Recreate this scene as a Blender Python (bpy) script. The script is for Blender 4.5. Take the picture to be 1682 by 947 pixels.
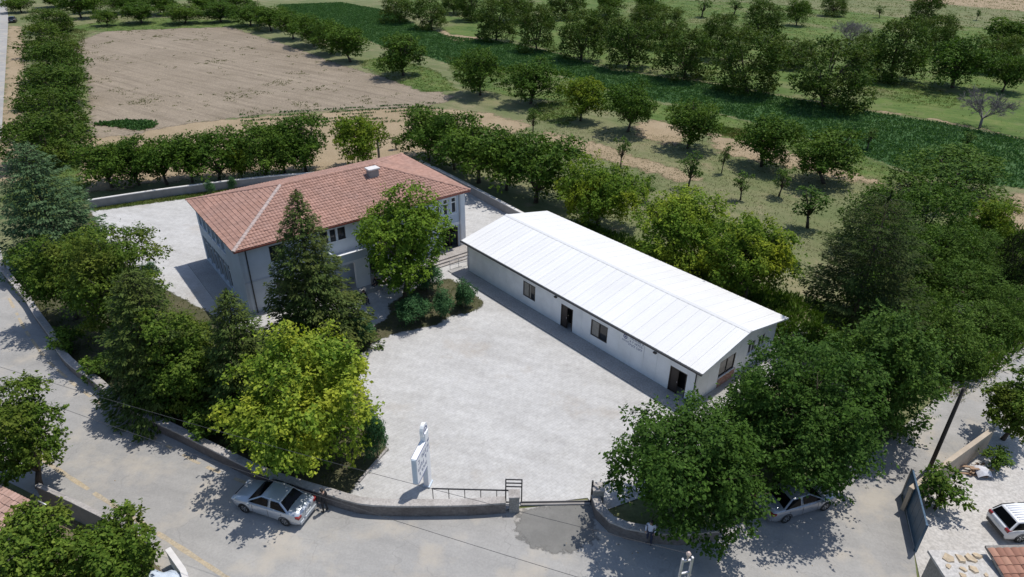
import bpy, bmesh, math, random
import numpy as np
from mathutils import Vector, Matrix
from mathutils.geometry import tessellate_polygon

# ------------------------------------------------------------------ camera, sky, sun, exposure
for o in list(bpy.data.objects): bpy.data.objects.remove(o)
SC = bpy.context.scene
COL = SC.collection
cam = bpy.data.objects.new('camera', bpy.data.cameras.new('camera'))
COL.objects.link(cam)
cam.data.sensor_width = 36.0
cam.data.lens = 23.536
cam.data.clip_end = 3000
cam.matrix_world = Matrix.Translation((0, 0, 29.46)) @ Matrix.Rotation(math.radians(90 - 29.69), 4, 'X') @ Matrix.Rotation(math.radians(0.53), 4, 'Z')
SC.camera = cam
SUN_EL, SUN_AZ = math.radians(69.0), math.atan2(0.62, 0.78)     # azimuth of the direction TO the sun, from +X
W = bpy.data.worlds.new('World'); SC.world = W; W.use_nodes = True
nt = W.node_tree
sky = nt.nodes.new('ShaderNodeTexSky'); sky.sky_type = 'NISHITA'; sky.sun_disc = False
sky.sun_elevation = SUN_EL; sky.sun_rotation = math.pi / 2 - SUN_AZ
sky.air_density = 1.0; sky.dust_density = 1.5; sky.altitude = 900
nt.links.new(sky.outputs[0], nt.nodes['Background'].inputs[0])
nt.nodes['Background'].inputs[1].default_value = 0.15
sun = bpy.data.objects.new('sun', bpy.data.lights.new('sun', 'SUN')); COL.objects.link(sun)
sun.data.energy = 4.0; sun.data.angle = math.radians(0.53); sun.data.color = (1.0, 0.955, 0.885)
sd = Vector((math.cos(SUN_AZ) * math.cos(SUN_EL), math.sin(SUN_AZ) * math.cos(SUN_EL), math.sin(SUN_EL)))
sun.rotation_euler = sd.to_track_quat('Z', 'Y').to_euler()
sun.location = (40, 40, 120)
SC.view_settings.view_transform = 'Standard'; SC.view_settings.look = 'None'
SC.view_settings.exposure = 0.0; SC.view_settings.gamma = 1.0
SC.view_settings.use_curve_mapping = False
SC.render.engine = 'CYCLES'
SC.cycles.max_bounces = 7; SC.cycles.diffuse_bounces = 4; SC.cycles.glossy_bounces = 2
SC.cycles.transmission_bounces = 3; SC.cycles.transparent_max_bounces = 10
rng = np.random.default_rng(7); random.seed(7)
PI = math.pi

# ------------------------------------------------------------------ layout in metres (x right, y away, from the drone)
WALL = [(-45.74, 52.94), (-42.98, 50.3), (-40.33, 47.86), (-38.37, 45.77), (-35.1, 42.54), (-33.09, 40.32), (-31.13, 38.61), (-28.67, 36.95), (-26.08, 34.88), (-23.26, 33.2), (-20.45, 31.75), (-17.65, 30.22), (-14.37, 28.5), (-11.68, 27.45), (-9.99, 26.88), (-8.34, 26.32), (-6.63, 26.17), (-4.62, 26.19), (-2.28, 26.26), (-0.26, 26.46)]
ROAD = [(-45.74, 52.94), (-42.98, 50.3), (-40.33, 47.86), (-38.37, 45.77), (-35.1, 42.54), (-33.09, 40.32), (-31.13, 38.61), (-28.67, 36.95), (-26.08, 34.88), (-23.26, 33.2), (-20.45, 31.75), (-17.65, 30.22), (-14.37, 28.5), (-11.68, 27.45), (-9.99, 26.88), (-8.34, 26.32), (-6.63, 26.17), (-4.62, 26.19), (-2.28, 26.26), (-0.26, 26.46), (0.42, 26.59), (4.42, 27.17), (4.99, 26.04), (5.72, 25.13), (7.27, 24.5), (10.29, 24.86), (13.99, 26.14), (17.94, 28.44), (22.97, 31.55), (25.15, 33.26), (29.02, 36.39), (33.63, 39.94), (37.11, 41.92), (42.21, 45.36), (62.57, 58.02), (60.34, 52.08), (43.63, 43.24), (36.36, 37.84), (31.52, 33.63), (27.13, 30.8), (23.39, 28.27), (22.62, 27.8), (21.46, 24.19), (19.98, 20.62), (16.16, 13.92), (-3.23, 13.76), (-14.32, 19.03), (-16.72, 21.58), (-19.19, 23.55), (-22.75, 25.09), (-27.04, 27.2), (-31.08, 29.05), (-37.71, 32.99), (-51.1, 42.54), (-62.36, 55.53), (-90.19, 101.69), (-135.43, 176.96), (-209.89, 286.67), (-201.28, 287.42), (-147.51, 207.89), (-108.38, 147.62), (-78.83, 102.07), (-62.53, 76.27), (-53.06, 62.52)]
LINE1 = [(-36.75, 34.94), (-31.62, 32.1), (-27.88, 29.74), (-22.58, 26.72), (-18.12, 24.22), (-14.4, 22.09), (-11.71, 20.62)]
LINE2 = [(-43.02, 49.14), (-38.73, 44.46), (-34.56, 40.4), (-30.88, 37.54), (-25.51, 33.74), (-19.28, 30.1), (-17.77, 29.36), (-14.81, 28.04)]
BACKWALL = [(-46.79, 68.53), (-41.07, 71.59), (-35.5, 74.15), (-29.5, 76.56), (-23.35, 78.32), (-18.58, 80.68)]
SIDEWALL = [(-11.95, 82.73), (-7.6, 77.45), (-2.94, 71.41), (1.29, 65.78)]
YARD = [(-45.74, 52.94), (-42.98, 50.3), (-40.33, 47.86), (-38.37, 45.77), (-35.1, 42.54), (-33.09, 40.32), (-31.13, 38.61), (-28.67, 36.95), (-26.08, 34.88), (-23.26, 33.2), (-20.45, 31.75), (-17.65, 30.22), (-14.37, 28.5), (-11.68, 27.45), (-9.99, 26.88), (-8.34, 26.32), (-6.63, 26.17), (-4.62, 26.19), (-2.28, 26.26), (-0.26, 26.46), (0.42, 26.77), (4.44, 27.44), (5.03, 26.38), (9.34, 28.34), (15.97, 34.93), (23.43, 43.75), (23.88, 45.6), (14.78, 56.19), (1.29, 65.78), (1.29, 65.78), (-2.94, 71.41), (-7.6, 77.45), (-11.95, 82.73), (-18.58, 80.68), (-23.35, 78.32), (-29.5, 76.56), (-35.5, 74.15), (-41.07, 71.59), (-46.79, 68.53), (-49.04, 62.6), (-48.11, 56.45)]
BED = [(-42.98, 50.3), (-40.33, 47.86), (-38.37, 45.77), (-35.1, 42.54), (-33.09, 40.32), (-31.13, 38.61), (-28.67, 36.95), (-26.08, 34.88), (-23.26, 33.2), (-20.45, 31.75), (-17.65, 30.22), (-14.37, 28.5), (-11.68, 27.45), (-9.99, 26.88), (-9.21, 27.55), (-8.88, 28.5), (-7.65, 31.26), (-8.43, 33.09), (-10.08, 36.48), (-12.55, 39.98), (-17.51, 43.08), (-21.26, 44.31), (-24.97, 46.99), (-29.03, 49.91), (-33.48, 53.11), (-39.39, 58.58), (-46.04, 67.41), (-47.9, 69.42), (-49.97, 64.1), (-48.52, 57.08)]
BED2 = [(-12.9, 41.52), (-11.63, 44.47), (-10.07, 46.77), (-10.39, 48.71), (-8.2, 51.9), (-5.88, 53.3), (-4.13, 51.98), (-2.38, 49.05), (-3.09, 47.66), (-5.06, 46.86), (-6.17, 45.45), (-8.73, 44.52), (-10.44, 43.2), (-11.44, 41.15)]
GRASSSTRIP = [(-46.79, 68.53), (-41.07, 71.59), (-35.5, 74.15), (-29.5, 76.56), (-23.35, 78.32), (-22.69, 78.13), (-29.54, 76.09), (-37.27, 71.83), (-45.98, 67.91), (-47.64, 69.07)]
KERB = [(-8.87, 28.45), (-7.65, 31.26)]
RAMP = [(0.42, 26.5), (2.32, 26.79), (4.45, 27.17), (4.67, 26.25), (4.65, 24.39), (3.46, 23.8), (2.17, 23.67), (1.38, 23.97), (0.58, 24.55), (0.35, 25.56)]
SOIL = [(-106.17, 168.15), (-108.15, 186.05), (-96.86, 192.81), (-79.79, 198.12), (-72.01, 188.1), (-62.07, 177.32), (-50.81, 164.57), (-36.66, 146.4), (-27.2, 136.79), (-18.86, 128.75), (-10.74, 120.64), (-11.52, 117.17), (-15.76, 112.95), (-28.63, 110.95), (-38.91, 108.34), (-43.52, 106.01), (-48.62, 103.06), (-54.26, 98.94), (-55.02, 95.84), (-61.8, 94.44), (-65.36, 102.51), (-76.18, 121.76), (-90.42, 145.24), (-100.26, 158.36)]
SOIL2 = [(-64.51, 97.68), (-55.31, 101.17), (-41.12, 106.09), (-28.37, 109.82), (-14.78, 113.38), (-4.37, 109.89), (2.51, 103.05), (-2.02, 93.65), (-11.84, 87.97), (-22.25, 82.79), (-33.93, 80.21), (-43.79, 76.75), (-49.46, 73.61), (-54.45, 78.58)]
CROP = [(-80.21, 243.36), (-60.46, 251.44), (-40.15, 230.9), (-26.29, 198.01), (-16.58, 183.44), (-2.23, 175.22), (7.93, 164.39), (19.78, 143.98), (36.32, 133.5), (48.91, 121.97), (59.2, 113.23), (69.06, 105.2), (76.03, 96.87), (86.65, 86.96), (72.66, 70.15), (63.07, 77.41), (57.53, 79.35), (51.55, 82.48), (49.39, 87.91), (45.98, 93.67), (41.57, 101.03), (35.53, 109.4), (29.01, 116.15), (22.44, 120.99), (13.68, 132.58), (6.98, 141.65), (0.72, 142.56), (-10.74, 144.46), (-19.86, 157.17), (-29.49, 165.64), (-40.05, 182.16), (-56.11, 201.77), (-69.95, 219.24)]
GREEN = [[(-46.34, 268.81), (12.77, 279.43), (88.71, 260.69), (114.58, 235.51), (142.83, 197.13), (138.08, 166.14), (84.36, 94.8), (76.84, 98.08), (70.05, 106.96), (59.92, 114.82), (49.54, 123.79), (36.83, 135.63), (20.07, 146.42), (8.06, 167.51), (-2.28, 178.72), (-16.9, 187.24)], [(-13.28, 144.35), (6.93, 140.49), (22.23, 119.68), (35.22, 108.3), (45.63, 92.82), (50.96, 81.34), (47.24, 77.01), (38.81, 90.72), (28.67, 101.58), (11.17, 116.33), (0.66, 120.19), (-9.69, 129.11)], [(-58.15, 70.6), (-61.65, 82.89), (-58.26, 86.64), (-48.61, 70.83), (-49.97, 64.1)], [(-33.73, 151.04), (-28.04, 156.78), (-15.46, 140.69), (-10.32, 125.22), (-15.91, 123.14), (-24.27, 133.66), (-30.95, 143.57)], [(-121.47, 192.43), (-115.53, 209.92), (-77.79, 214.84), (-67.24, 188.37), (-79.0, 195.99), (-97.51, 190.69), (-111.25, 185.88), (-105.24, 165.77)], [(-15.89, 158.79), (-5.74, 147.15), (2.0, 145.02), (4.41, 139.24), (-5.32, 135.52), (-13.28, 144.35)], [(68.97, 137.49), (78.76, 135.21), (81.96, 123.2), (74.77, 115.34), (68.36, 119.22), (64.36, 127.14)], [(3.8, 116.06), (9.2, 118.35), (11.7, 110.44), (8.2, 103.23), (2.58, 106.49)], [(57.91, 250.01), (74.35, 215.62), (83.08, 179.66), (73.16, 159.42), (57.32, 187.46), (45.86, 202.23)], [(31.15, 103.98), (35.93, 100.85), (36.33, 96.26), (31.33, 97.6)]]
TAN = [[(-140.16, 196.71), (-133.58, 191.72), (-104.34, 147.8), (-75.89, 102.16), (-60.65, 76.32), (-62.53, 76.27), (-78.83, 102.07), (-108.38, 147.62)], [(63.05, 128.05), (70.59, 123.68), (77.37, 112.7), (83.44, 109.19), (76.72, 98.99), (71.02, 105.27), (60.61, 114.06), (59.09, 120.17)], [(134.02, 289.12), (175.09, 242.48), (205.92, 230.29), (277.8, 316.67), (152.46, 331.3)], [(29.37, 100.64), (33.42, 98.58), (39.3, 92.09), (47.03, 81.24), (44.73, 77.97), (36.54, 84.39), (28.54, 90.43)], [(18.69, 103.57), (24.14, 107.21), (26.22, 98.97), (23.14, 92.99), (18.62, 97.21)], [(53.2, 73.28), (61.39, 75.77), (61.32, 71.64), (53.7, 63.34), (47.68, 61.77), (50.41, 67.95)], [(-20.7, 193.04), (-9.37, 199.0), (-5.52, 184.04), (-14.32, 174.59)], [(4.3, 99.85), (10.36, 95.47), (23.65, 80.63), (21.62, 78.43), (9.01, 89.86), (3.22, 93.81)], [(100.55, 240.45), (118.53, 212.26), (138.0, 191.86), (128.64, 177.68), (103.71, 200.16), (89.4, 216.55)]]
COURT = [(23.39, 28.27), (27.1, 30.75), (31.48, 33.57), (35.25, 36.15), (43.72, 40.85), (34.53, 24.33), (29.03, 17.72), (18.62, 17.62), (20.87, 22.43), (22.69, 27.8)]
LOTBL = [(-32.69, 29.28), (-29.72, 28.1), (-27.1, 26.75), (-24.76, 25.69), (-22.52, 24.69), (-20.49, 23.92), (-18.94, 23.36), (-17.41, 22.1), (-15.56, 19.94), (-14.39, 17.87), (-30.95, 17.71), (-44.7, 32.89)]
VEG = [(-44.32, 107.42), (-28.98, 112.49), (-13.02, 116.28), (-1.39, 111.9), (-4.17, 104.52), (-13.15, 99.3), (-26.98, 95.81), (-41.48, 101.62)]
PATCH = [(-63.91, 101.22), (-60.9, 102.99), (-56.08, 102.81), (-54.67, 100.21), (-55.31, 98.28), (-59.24, 99.74)]
TREES = [
 ('cedar', 'cedar', -42.29, 55.93, 11.64, 5.16, 'blue-green cedar at the upper left corner of the walled yard'),
 ('n', 'leafy', -35.41, 45.87, 7.87, 3.32, 'leafy green tree leaning over the curved wall just below the blue cedar'),
 ('n', 'leafy', -29.44, 42.89, 10.09, 3.89, 'tall leafy tree with reddish tips between the cedar and the dark firs'),
 ('fir', 'fir', -23.4, 35.96, 10.14, 4.19, 'dark olive fir inside the middle of the curved road wall'),
 ('n', 'leafy', -20.96, 34.91, 7.79, 2.71, 'dense green tree between two firs beside the curved wall'),
 ('fir', 'fir', -16.75, 33.87, 9.95, 3.17, 'slim pointed fir close to the grey end of the red-roofed house'),
 ('yellow', 'yellow', -12.05, 30.2, 8.53, 4.74, 'large yellow-green tree whose branches reach over the parked silver sedan'),
 ('spruce', 'spruce', -14.68, 42.47, 12.73, 4.45, 'tall dark spruce standing before the front of the red-roofed house'),
 ('maple', 'maple', -9.17, 49.54, 10.71, 4.01, 'broad bright green tree hiding the entrance of the red-roofed house'),
 ('mul', 'mulberry', 9.23, 25.58, 7.9, 4.23, 'big green tree beside the yard gate with a trunk behind the wall'),
 ('mul', 'mulberry', 16.55, 28.91, 9.14, 4.2, 'broad dark green tree above the grey car parked in its shade'),
 ('mul', 'mulberry', 23.26, 33.52, 9.04, 4.01, 'dense green tree leaning toward the wooden utility pole'),
 ('mul', 'mulberry', 14.7, 31.17, 4.76, 2.56, 'leafy tree against the gable end of the white prefab'),
 ('pine', 'pine', 25.17, 41.97, 12.65, 4.3, 'tall dark umbrella pine rising behind the white prefab corner'),
 ('n', 'leafy', -27.29, 27.89, 7.6, 2.74, 'green tree on the far left edge beside the road'),
 ('n', 'leafy', -21.63, 19.88, 6.37, 2.73, 'bushy green tree in the bottom left corner plot'),
 ('n', 'leafy', -18.57, 21.15, 5.27, 2.07, 'bushy tree with pale twigs beside the bottom left wall end'),
 ('n', 'leafy', 31.56, 32.66, 5.49, 2.07, 'dark green tree at the right edge inside the walled courtyard'),
 ('yellow', 'yellow', 15.53, 55.84, 7.41, 4.71, 'golden green tree just behind the white prefab roof'),
 ('yg', 'yg', 20.16, 50.07, 7.61, 4.32, 'mid green tree with yellow edges behind the prefab, next to the golden one'),
 ('yg', 'yg', 8.97, 65.1, 6.77, 4.4, 'light green tree with visible dark trunk behind the far end of the prefab'),
 ('o', 'orch', -47.71, 75.03, 5.49, 3.38, ('first tree from the left in the row of fruit trees along the back wall', 'orchard trees along the back wall')),
 ('o', 'orch', -44.96, 75.9, 5.81, 2.87, ('second tree from the left in the row of fruit trees along the back wall', 'orchard trees along the back wall')),
 ('o', 'orch', -41.7, 76.19, 6.44, 3.41, ('third tree from the left in the row of fruit trees along the back wall', 'orchard trees along the back wall')),
 ('o', 'orch', -39.03, 77.08, 6.21, 3.08, ('fourth tree from the left in the row of fruit trees along the back wall', 'orchard trees along the back wall')),
 ('o', 'orch', -35.87, 77.37, 6.3, 3.45, ('fifth tree from the left in the row of fruit trees along the back wall', 'orchard trees along the back wall')),
 ('o', 'orchy', -33.22, 78.07, 4.87, 2.21, ('sixth tree from the left in the row of fruit trees along the back wall', 'orchard trees along the back wall')),
 ('o', 'orch', -30.96, 79.19, 6.88, 3.14, ('seventh tree from the left in the row of fruit trees along the back wall', 'orchard trees along the back wall')),
 ('o', 'orch', -28.65, 80.13, 6.87, 3.18, ('eighth tree from the left in the row of fruit trees along the back wall', 'orchard trees along the back wall')),
 ('o', 'orch', -26.23, 80.86, 6.98, 3.57, ('ninth tree from the left in the row of fruit trees along the back wall', 'orchard trees along the back wall')),
 ('o', 'orchy', -19.36, 82.41, 7.5, 3.63, ('tenth tree from the left in the row of fruit trees along the back wall', 'orchard trees along the back wall')),
 ('o', 'orch', -11.19, 85.72, 7.19, 3.95, ('eleventh tree from the left in the row of fruit trees along the back wall', 'orchard trees along the back wall')),
 ('o', 'orch', -7.52, 82.5, 7.44, 3.82, ('twelfth tree from the left in the row of fruit trees along the back wall', 'orchard trees along the back wall')),
 ('o', 'orch', -4.22, 77.76, 8.24, 4.35, ('thirteenth tree from the left in the row of fruit trees along the back wall', 'orchard trees along the back wall')),
 ('o', 'orch', -0.78, 75.41, 7.81, 3.71, ('fourteenth tree from the left in the row of fruit trees along the back wall', 'orchard trees along the back wall')),
 ('o', 'orch', 2.66, 71.69, 7.82, 4.41, ('fifteenth tree from the left in the row of fruit trees along the back wall', 'orchard trees along the back wall')),
 ('h', 'hedge', -120.73, 185.34, 5.64, 5.22, ('first tree from the far end in the tall roadside hedge row', 'roadside hedge trees')),
 ('h', 'hedge', -101.73, 153.29, 6.47, 4.77, ('second tree from the far end in the tall roadside hedge row', 'roadside hedge trees')),
 ('h', 'hedge', -86.22, 130.08, 6.71, 4.85, ('third tree from the far end in the tall roadside hedge row', 'roadside hedge trees')),
 ('h', 'hedge', -76.32, 112.38, 6.28, 5.02, ('fourth tree from the far end in the tall roadside hedge row', 'roadside hedge trees')),
 ('h', 'hedge', -66.3, 95.49, 6.38, 4.78, ('fifth tree from the far end in the tall roadside hedge row', 'roadside hedge trees')),
 ('h', 'hedge', -60.27, 84.12, 6.07, 4.1, ('sixth tree from the far end in the tall roadside hedge row', 'roadside hedge trees')),
 ('o', 'orch', -151.77, 220.56, 5.24, 4.65, ('first tree from the left in the row beyond the ploughed field', 'trees beyond the ploughed field')),
 ('o', 'orch', -147.9, 232.31, 5.82, 5.37, ('second tree from the left in the row beyond the ploughed field', 'trees beyond the ploughed field')),
 ('o', 'orch', -127.0, 209.19, 8.53, 5.46, ('third tree from the left in the row beyond the ploughed field', 'trees beyond the ploughed field')),
 ('o', 'orch', -130.11, 222.01, 5.92, 4.68, ('fourth tree from the left in the row beyond the ploughed field', 'trees beyond the ploughed field')),
 ('o', 'orch', -112.47, 196.18, 4.45, 3.34, ('fifth tree from the left in the row beyond the ploughed field', 'trees beyond the ploughed field')),
 ('o', 'orch', -119.72, 219.98, 5.88, 4.64, ('sixth tree from the left in the row beyond the ploughed field', 'trees beyond the ploughed field')),
 ('o', 'orch', -105.3, 201.06, 5.74, 5.63, ('seventh tree from the left in the row beyond the ploughed field', 'trees beyond the ploughed field')),
 ('o', 'orch', -106.78, 218.16, 6.16, 5.06, ('eighth tree from the left in the row beyond the ploughed field', 'trees beyond the ploughed field')),
 ('o', 'orch', -93.36, 201.79, 5.46, 5.31, ('ninth tree from the left in the row beyond the ploughed field', 'trees beyond the ploughed field')),
 ('o', 'orch', -95.32, 221.6, 5.92, 5.14, ('tenth tree from the left in the row beyond the ploughed field', 'trees beyond the ploughed field')),
 ('o', 'orch', -84.22, 204.66, 5.23, 5.03, ('eleventh tree from the left in the row beyond the ploughed field', 'trees beyond the ploughed field')),
 ('o', 'orch', -85.21, 219.57, 6.19, 5.55, ('twelfth tree from the left in the row beyond the ploughed field', 'trees beyond the ploughed field')),
 ('o', 'orch', -73.67, 198.48, 5.98, 5.22, ('thirteenth tree from the left in the row beyond the ploughed field', 'trees beyond the ploughed field')),
 ('o', 'orch', -65.32, 190.49, 6.63, 4.86, ('fourteenth tree from the left in the row beyond the ploughed field', 'trees beyond the ploughed field')),
 ('o', 'orch', -55.71, 177.66, 7.05, 4.7, ('fifteenth tree from the left in the row beyond the ploughed field', 'trees beyond the ploughed field')),
 ('o', 'orch', -47.94, 167.88, 7.23, 4.46, ('sixteenth tree from the left in the row beyond the ploughed field', 'trees beyond the ploughed field')),
 ('o', 'orch', -41.73, 159.0, 7.64, 4.24, ('seventeenth tree from the left in the row beyond the ploughed field', 'trees beyond the ploughed field')),
 ('o', 'orch', -35.46, 150.3, 7.65, 4.55, ('eighteenth tree from the left in the row beyond the ploughed field', 'trees beyond the ploughed field')),
 ('o', 'orch', -22.06, 137.01, 7.64, 5.02, ('first tree from the left in the row just before the green crop strip', 'orchard trees before the crop strip')),
 ('o', 'orch', -6.04, 121.7, 8.22, 4.39, ('second tree from the left in the row just before the green crop strip', 'orchard trees before the crop strip')),
 ('o', 'orch', 2.87, 116.03, 7.47, 4.89, ('third tree from the left in the row just before the green crop strip', 'orchard trees before the crop strip')),
 ('o', 'orchy', 10.64, 105.7, 7.15, 3.51, ('fourth tree from the left in the row just before the green crop strip', 'orchard trees before the crop strip')),
 ('o', 'orch', 17.33, 99.94, 7.86, 3.96, ('fifth tree from the left in the row just before the green crop strip', 'orchard trees before the crop strip')),
 ('o', 'orch', 24.64, 92.21, 7.11, 3.7, ('sixth tree from the left in the row just before the green crop strip', 'orchard trees before the crop strip')),
 ('o', 'orch', 32.68, 84.76, 6.94, 3.76, ('seventh tree from the left in the row just before the green crop strip', 'orchard trees before the crop strip')),
 ('o', 'orch', 38.47, 78.65, 7.02, 4.12, ('eighth tree from the left in the row just before the green crop strip', 'orchard trees before the crop strip')),
 ('o', 'bush', -33.23, 206.61, 6.95, 5.06, ('first tree from the left in the bushy row beyond the green crop strip', 'bushy trees beyond the crop strip')),
 ('o', 'bush', -22.67, 195.01, 7.77, 4.54, ('second tree from the left in the bushy row beyond the green crop strip', 'bushy trees beyond the crop strip')),
 ('o', 'bush', -13.07, 211.43, 7.56, 4.99, ('third tree from the left in the bushy row beyond the green crop strip', 'bushy trees beyond the crop strip')),
 ('o', 'bush', -4.55, 177.71, 9.56, 4.99, ('fourth tree from the left in the bushy row beyond the green crop strip', 'bushy trees beyond the crop strip')),
 ('o', 'bush', 5.21, 164.26, 9.58, 4.63, ('fifth tree from the left in the bushy row beyond the green crop strip', 'bushy trees beyond the crop strip')),
 ('o', 'bush', 14.73, 153.94, 9.2, 5.43, ('sixth tree from the left in the bushy row beyond the green crop strip', 'bushy trees beyond the crop strip')),
 ('o', 'bush', 24.12, 145.99, 9.6, 5.29, ('seventh tree from the left in the bushy row beyond the green crop strip', 'bushy trees beyond the crop strip')),
 ('o', 'bush', 33.9, 136.59, 9.21, 5.93, ('eighth tree from the left in the bushy row beyond the green crop strip', 'bushy trees beyond the crop strip')),
 ('o', 'bush', 42.89, 124.92, 10.34, 6.11, ('ninth tree from the left in the bushy row beyond the green crop strip', 'bushy trees beyond the crop strip')),
 ('o', 'bush', 53.12, 115.38, 10.01, 6.51, ('tenth tree from the left in the bushy row beyond the green crop strip', 'bushy trees beyond the crop strip')),
 ('o', 'bush', -19.13, 226.65, 6.37, 5.24, ('first tree from the left in the far orchard at the top right', 'far right orchard trees')),
 ('o', 'bush', -0.05, 212.24, 7.58, 5.19, ('second tree from the left in the far orchard at the top right', 'far right orchard trees')),
 ('o', 'bush', 15.54, 218.23, 8.08, 5.5, ('third tree from the left in the far orchard at the top right', 'far right orchard trees')),
 ('o', 'bush', 21.89, 183.65, 7.53, 4.69, ('fourth tree from the left in the far orchard at the top right', 'far right orchard trees')),
 ('o', 'orch', 29.33, 225.71, 7.51, 4.74, ('fifth tree from the left in the far orchard at the top right', 'far right orchard trees')),
 ('o', 'bush', 34.06, 186.19, 7.35, 4.36, ('sixth tree from the left in the far orchard at the top right', 'far right orchard trees')),
 ('o', 'orch', 41.14, 217.3, 7.11, 4.76, ('seventh tree from the left in the far orchard at the top right', 'far right orchard trees')),
 ('o', 'bush', 36.46, 170.53, 8.36, 4.81, ('eighth tree from the left in the far orchard at the top right', 'far right orchard trees')),
 ('o', 'bush', 45.68, 156.05, 8.73, 4.43, ('ninth tree from the left in the far orchard at the top right', 'far right orchard trees')),
 ('o', 'bush', 63.21, 182.19, 8.57, 5.11, ('tenth tree from the left in the far orchard at the top right', 'far right orchard trees')),
 ('o', 'bush', 58.89, 148.76, 5.66, 4.52, ('eleventh tree from the left in the far orchard at the top right', 'far right orchard trees')),
 ('o', 'orch', 82.11, 207.75, 7.15, 3.68, ('twelfth tree from the left in the far orchard at the top right', 'far right orchard trees')),
 ('o', 'bush', 101.4, 229.03, 6.45, 3.66, ('thirteenth tree from the left in the far orchard at the top right', 'far right orchard trees')),
 ('o', 'bush', 74.66, 148.2, 6.56, 3.99, ('fourteenth tree from the left in the far orchard at the top right', 'far right orchard trees')),
 ('o', 'bush', 75.78, 137.77, 10.86, 5.84, ('fifteenth tree from the left in the far orchard at the top right', 'far right orchard trees')),
 ('o', 'bush', 121.65, 212.45, 8.23, 4.65, ('sixteenth tree from the left in the far orchard at the top right', 'far right orchard trees')),
 ('o', 'bush', 97.88, 162.75, 7.82, 4.19, ('seventeenth tree from the left in the far orchard at the top right', 'far right orchard trees')),
 ('o', 'orch', 83.96, 130.81, 9.43, 5.93, ('eighteenth tree from the left in the far orchard at the top right', 'far right orchard trees')),
 ('o', 'bush', 100.6, 145.66, 7.15, 4.05, ('nineteenth tree from the left in the far orchard at the top right', 'far right orchard trees')),
 ('o', 'orch', 91.88, 128.2, 7.28, 3.94, ('twentieth tree from the left in the far orchard at the top right', 'far right orchard trees')),
 ('o', 'orch', 116.95, 165.13, 8.91, 5.94, ('twenty-first tree from the left in the far orchard at the top right', 'far right orchard trees')),
 ('s', 'sap', 2.91, 98.24, 4.13, 1.44, ('first sapling from the left in the mown orchard of young saplings', 'young orchard saplings')),
 ('s', 'sap', 14.09, 84.25, 4.09, 1.34, ('second sapling from the left in the mown orchard of young saplings', 'young orchard saplings')),
 ('s', 'sap', 15.46, 72.37, 3.5, 1.32, ('third sapling from the left in the mown orchard of young saplings', 'young orchard saplings')),
 ('s', 'sap', 21.23, 76.76, 4.76, 1.67, ('fourth sapling from the left in the mown orchard of young saplings', 'young orchard saplings')),
 ('s', 'sap', 26.74, 82.05, 3.95, 1.04, ('fifth sapling from the left in the mown orchard of young saplings', 'young orchard saplings')),
 ('s', 'sap', 26.51, 73.01, 3.38, 1.19, ('sixth sapling from the left in the mown orchard of young saplings', 'young orchard saplings')),
 ('s', 'sap', 31.41, 74.26, 4.12, 1.63, ('seventh sapling from the left in the mown orchard of young saplings', 'young orchard saplings')),
 ('s', 'sap', 31.39, 65.28, 4.81, 2.1, ('eighth sapling from the left in the mown orchard of young saplings', 'young orchard saplings')),
 ('s', 'sap', -16.28, 90.47, 1.89, 0.93, ('first sapling from the left in the far rough grass of scattered saplings', 'far saplings')),
 ('s', 'sap', 58.36, 223.56, 5.65, 3.39, ('second sapling from the left in the far rough grass of scattered saplings', 'far saplings')),
 ('s', 'sap', 57.44, 201.81, 4.58, 1.89, ('third sapling from the left in the far rough grass of scattered saplings', 'far saplings')),
 ('s', 'sap', 70.16, 229.75, 5.12, 2.9, ('fourth sapling from the left in the far rough grass of scattered saplings', 'far saplings')),
 ('s', 'sap', 49.98, 92.13, 3.31, 1.53, ('fifth sapling from the left in the far rough grass of scattered saplings', 'far saplings')),
 ('s', 'sap', 114.8, 225.84, 3.55, 1.72, ('sixth sapling from the left in the far rough grass of scattered saplings', 'far saplings')),
 ('s', 'sap', 124.71, 206.85, 3.91, 2.11, ('seventh sapling from the left in the far rough grass of scattered saplings', 'far saplings')),
 ('s', 'sap', 64.3, 92.82, 2.75, 1.12, ('eighth sapling from the left in the far rough grass of scattered saplings', 'far saplings')),
 ('s', 'sap', 143.3, 222.41, 3.34, 1.41, ('ninth sapling from the left in the far rough grass of scattered saplings', 'far saplings')),
 ('b', 'thick', 29.72, 47.46, 4.37, 2.23, ('first tree from the left in the overgrown thicket right of the umbrella pine', 'thicket trees right of the pine')),
 ('b', 'thick', 36.3, 60.83, 6.17, 3.58, ('second tree from the left in the overgrown thicket right of the umbrella pine', 'thicket trees right of the pine')),
 ('b', 'thick', 35.01, 54.42, 5.41, 3.15, ('third tree from the left in the overgrown thicket right of the umbrella pine', 'thicket trees right of the pine')),
 ('b', 'thick', 31.16, 43.46, 4.54, 2.67, ('fourth tree from the left in the overgrown thicket right of the umbrella pine', 'thicket trees right of the pine')),
 ('b', 'thick', 41.05, 60.93, 6.59, 3.88, ('fifth tree from the left in the overgrown thicket right of the umbrella pine', 'thicket trees right of the pine')),
 ('b', 'thick', 39.61, 55.7, 4.57, 3.08, ('sixth tree from the left in the overgrown thicket right of the umbrella pine', 'thicket trees right of the pine')),
 ('b', 'thick', 51.55, 74.75, 5.51, 5.95, ('seventh tree from the left in the overgrown thicket right of the umbrella pine', 'thicket trees right of the pine')),
 ('b', 'thick', 33.01, 41.3, 3.7, 2.69, ('eighth tree from the left in the overgrown thicket right of the umbrella pine', 'thicket trees right of the pine')),
 ('b', 'thick', 39.07, 51.15, 3.05, 2.51, ('ninth tree from the left in the overgrown thicket right of the umbrella pine', 'thicket trees right of the pine')),
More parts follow.
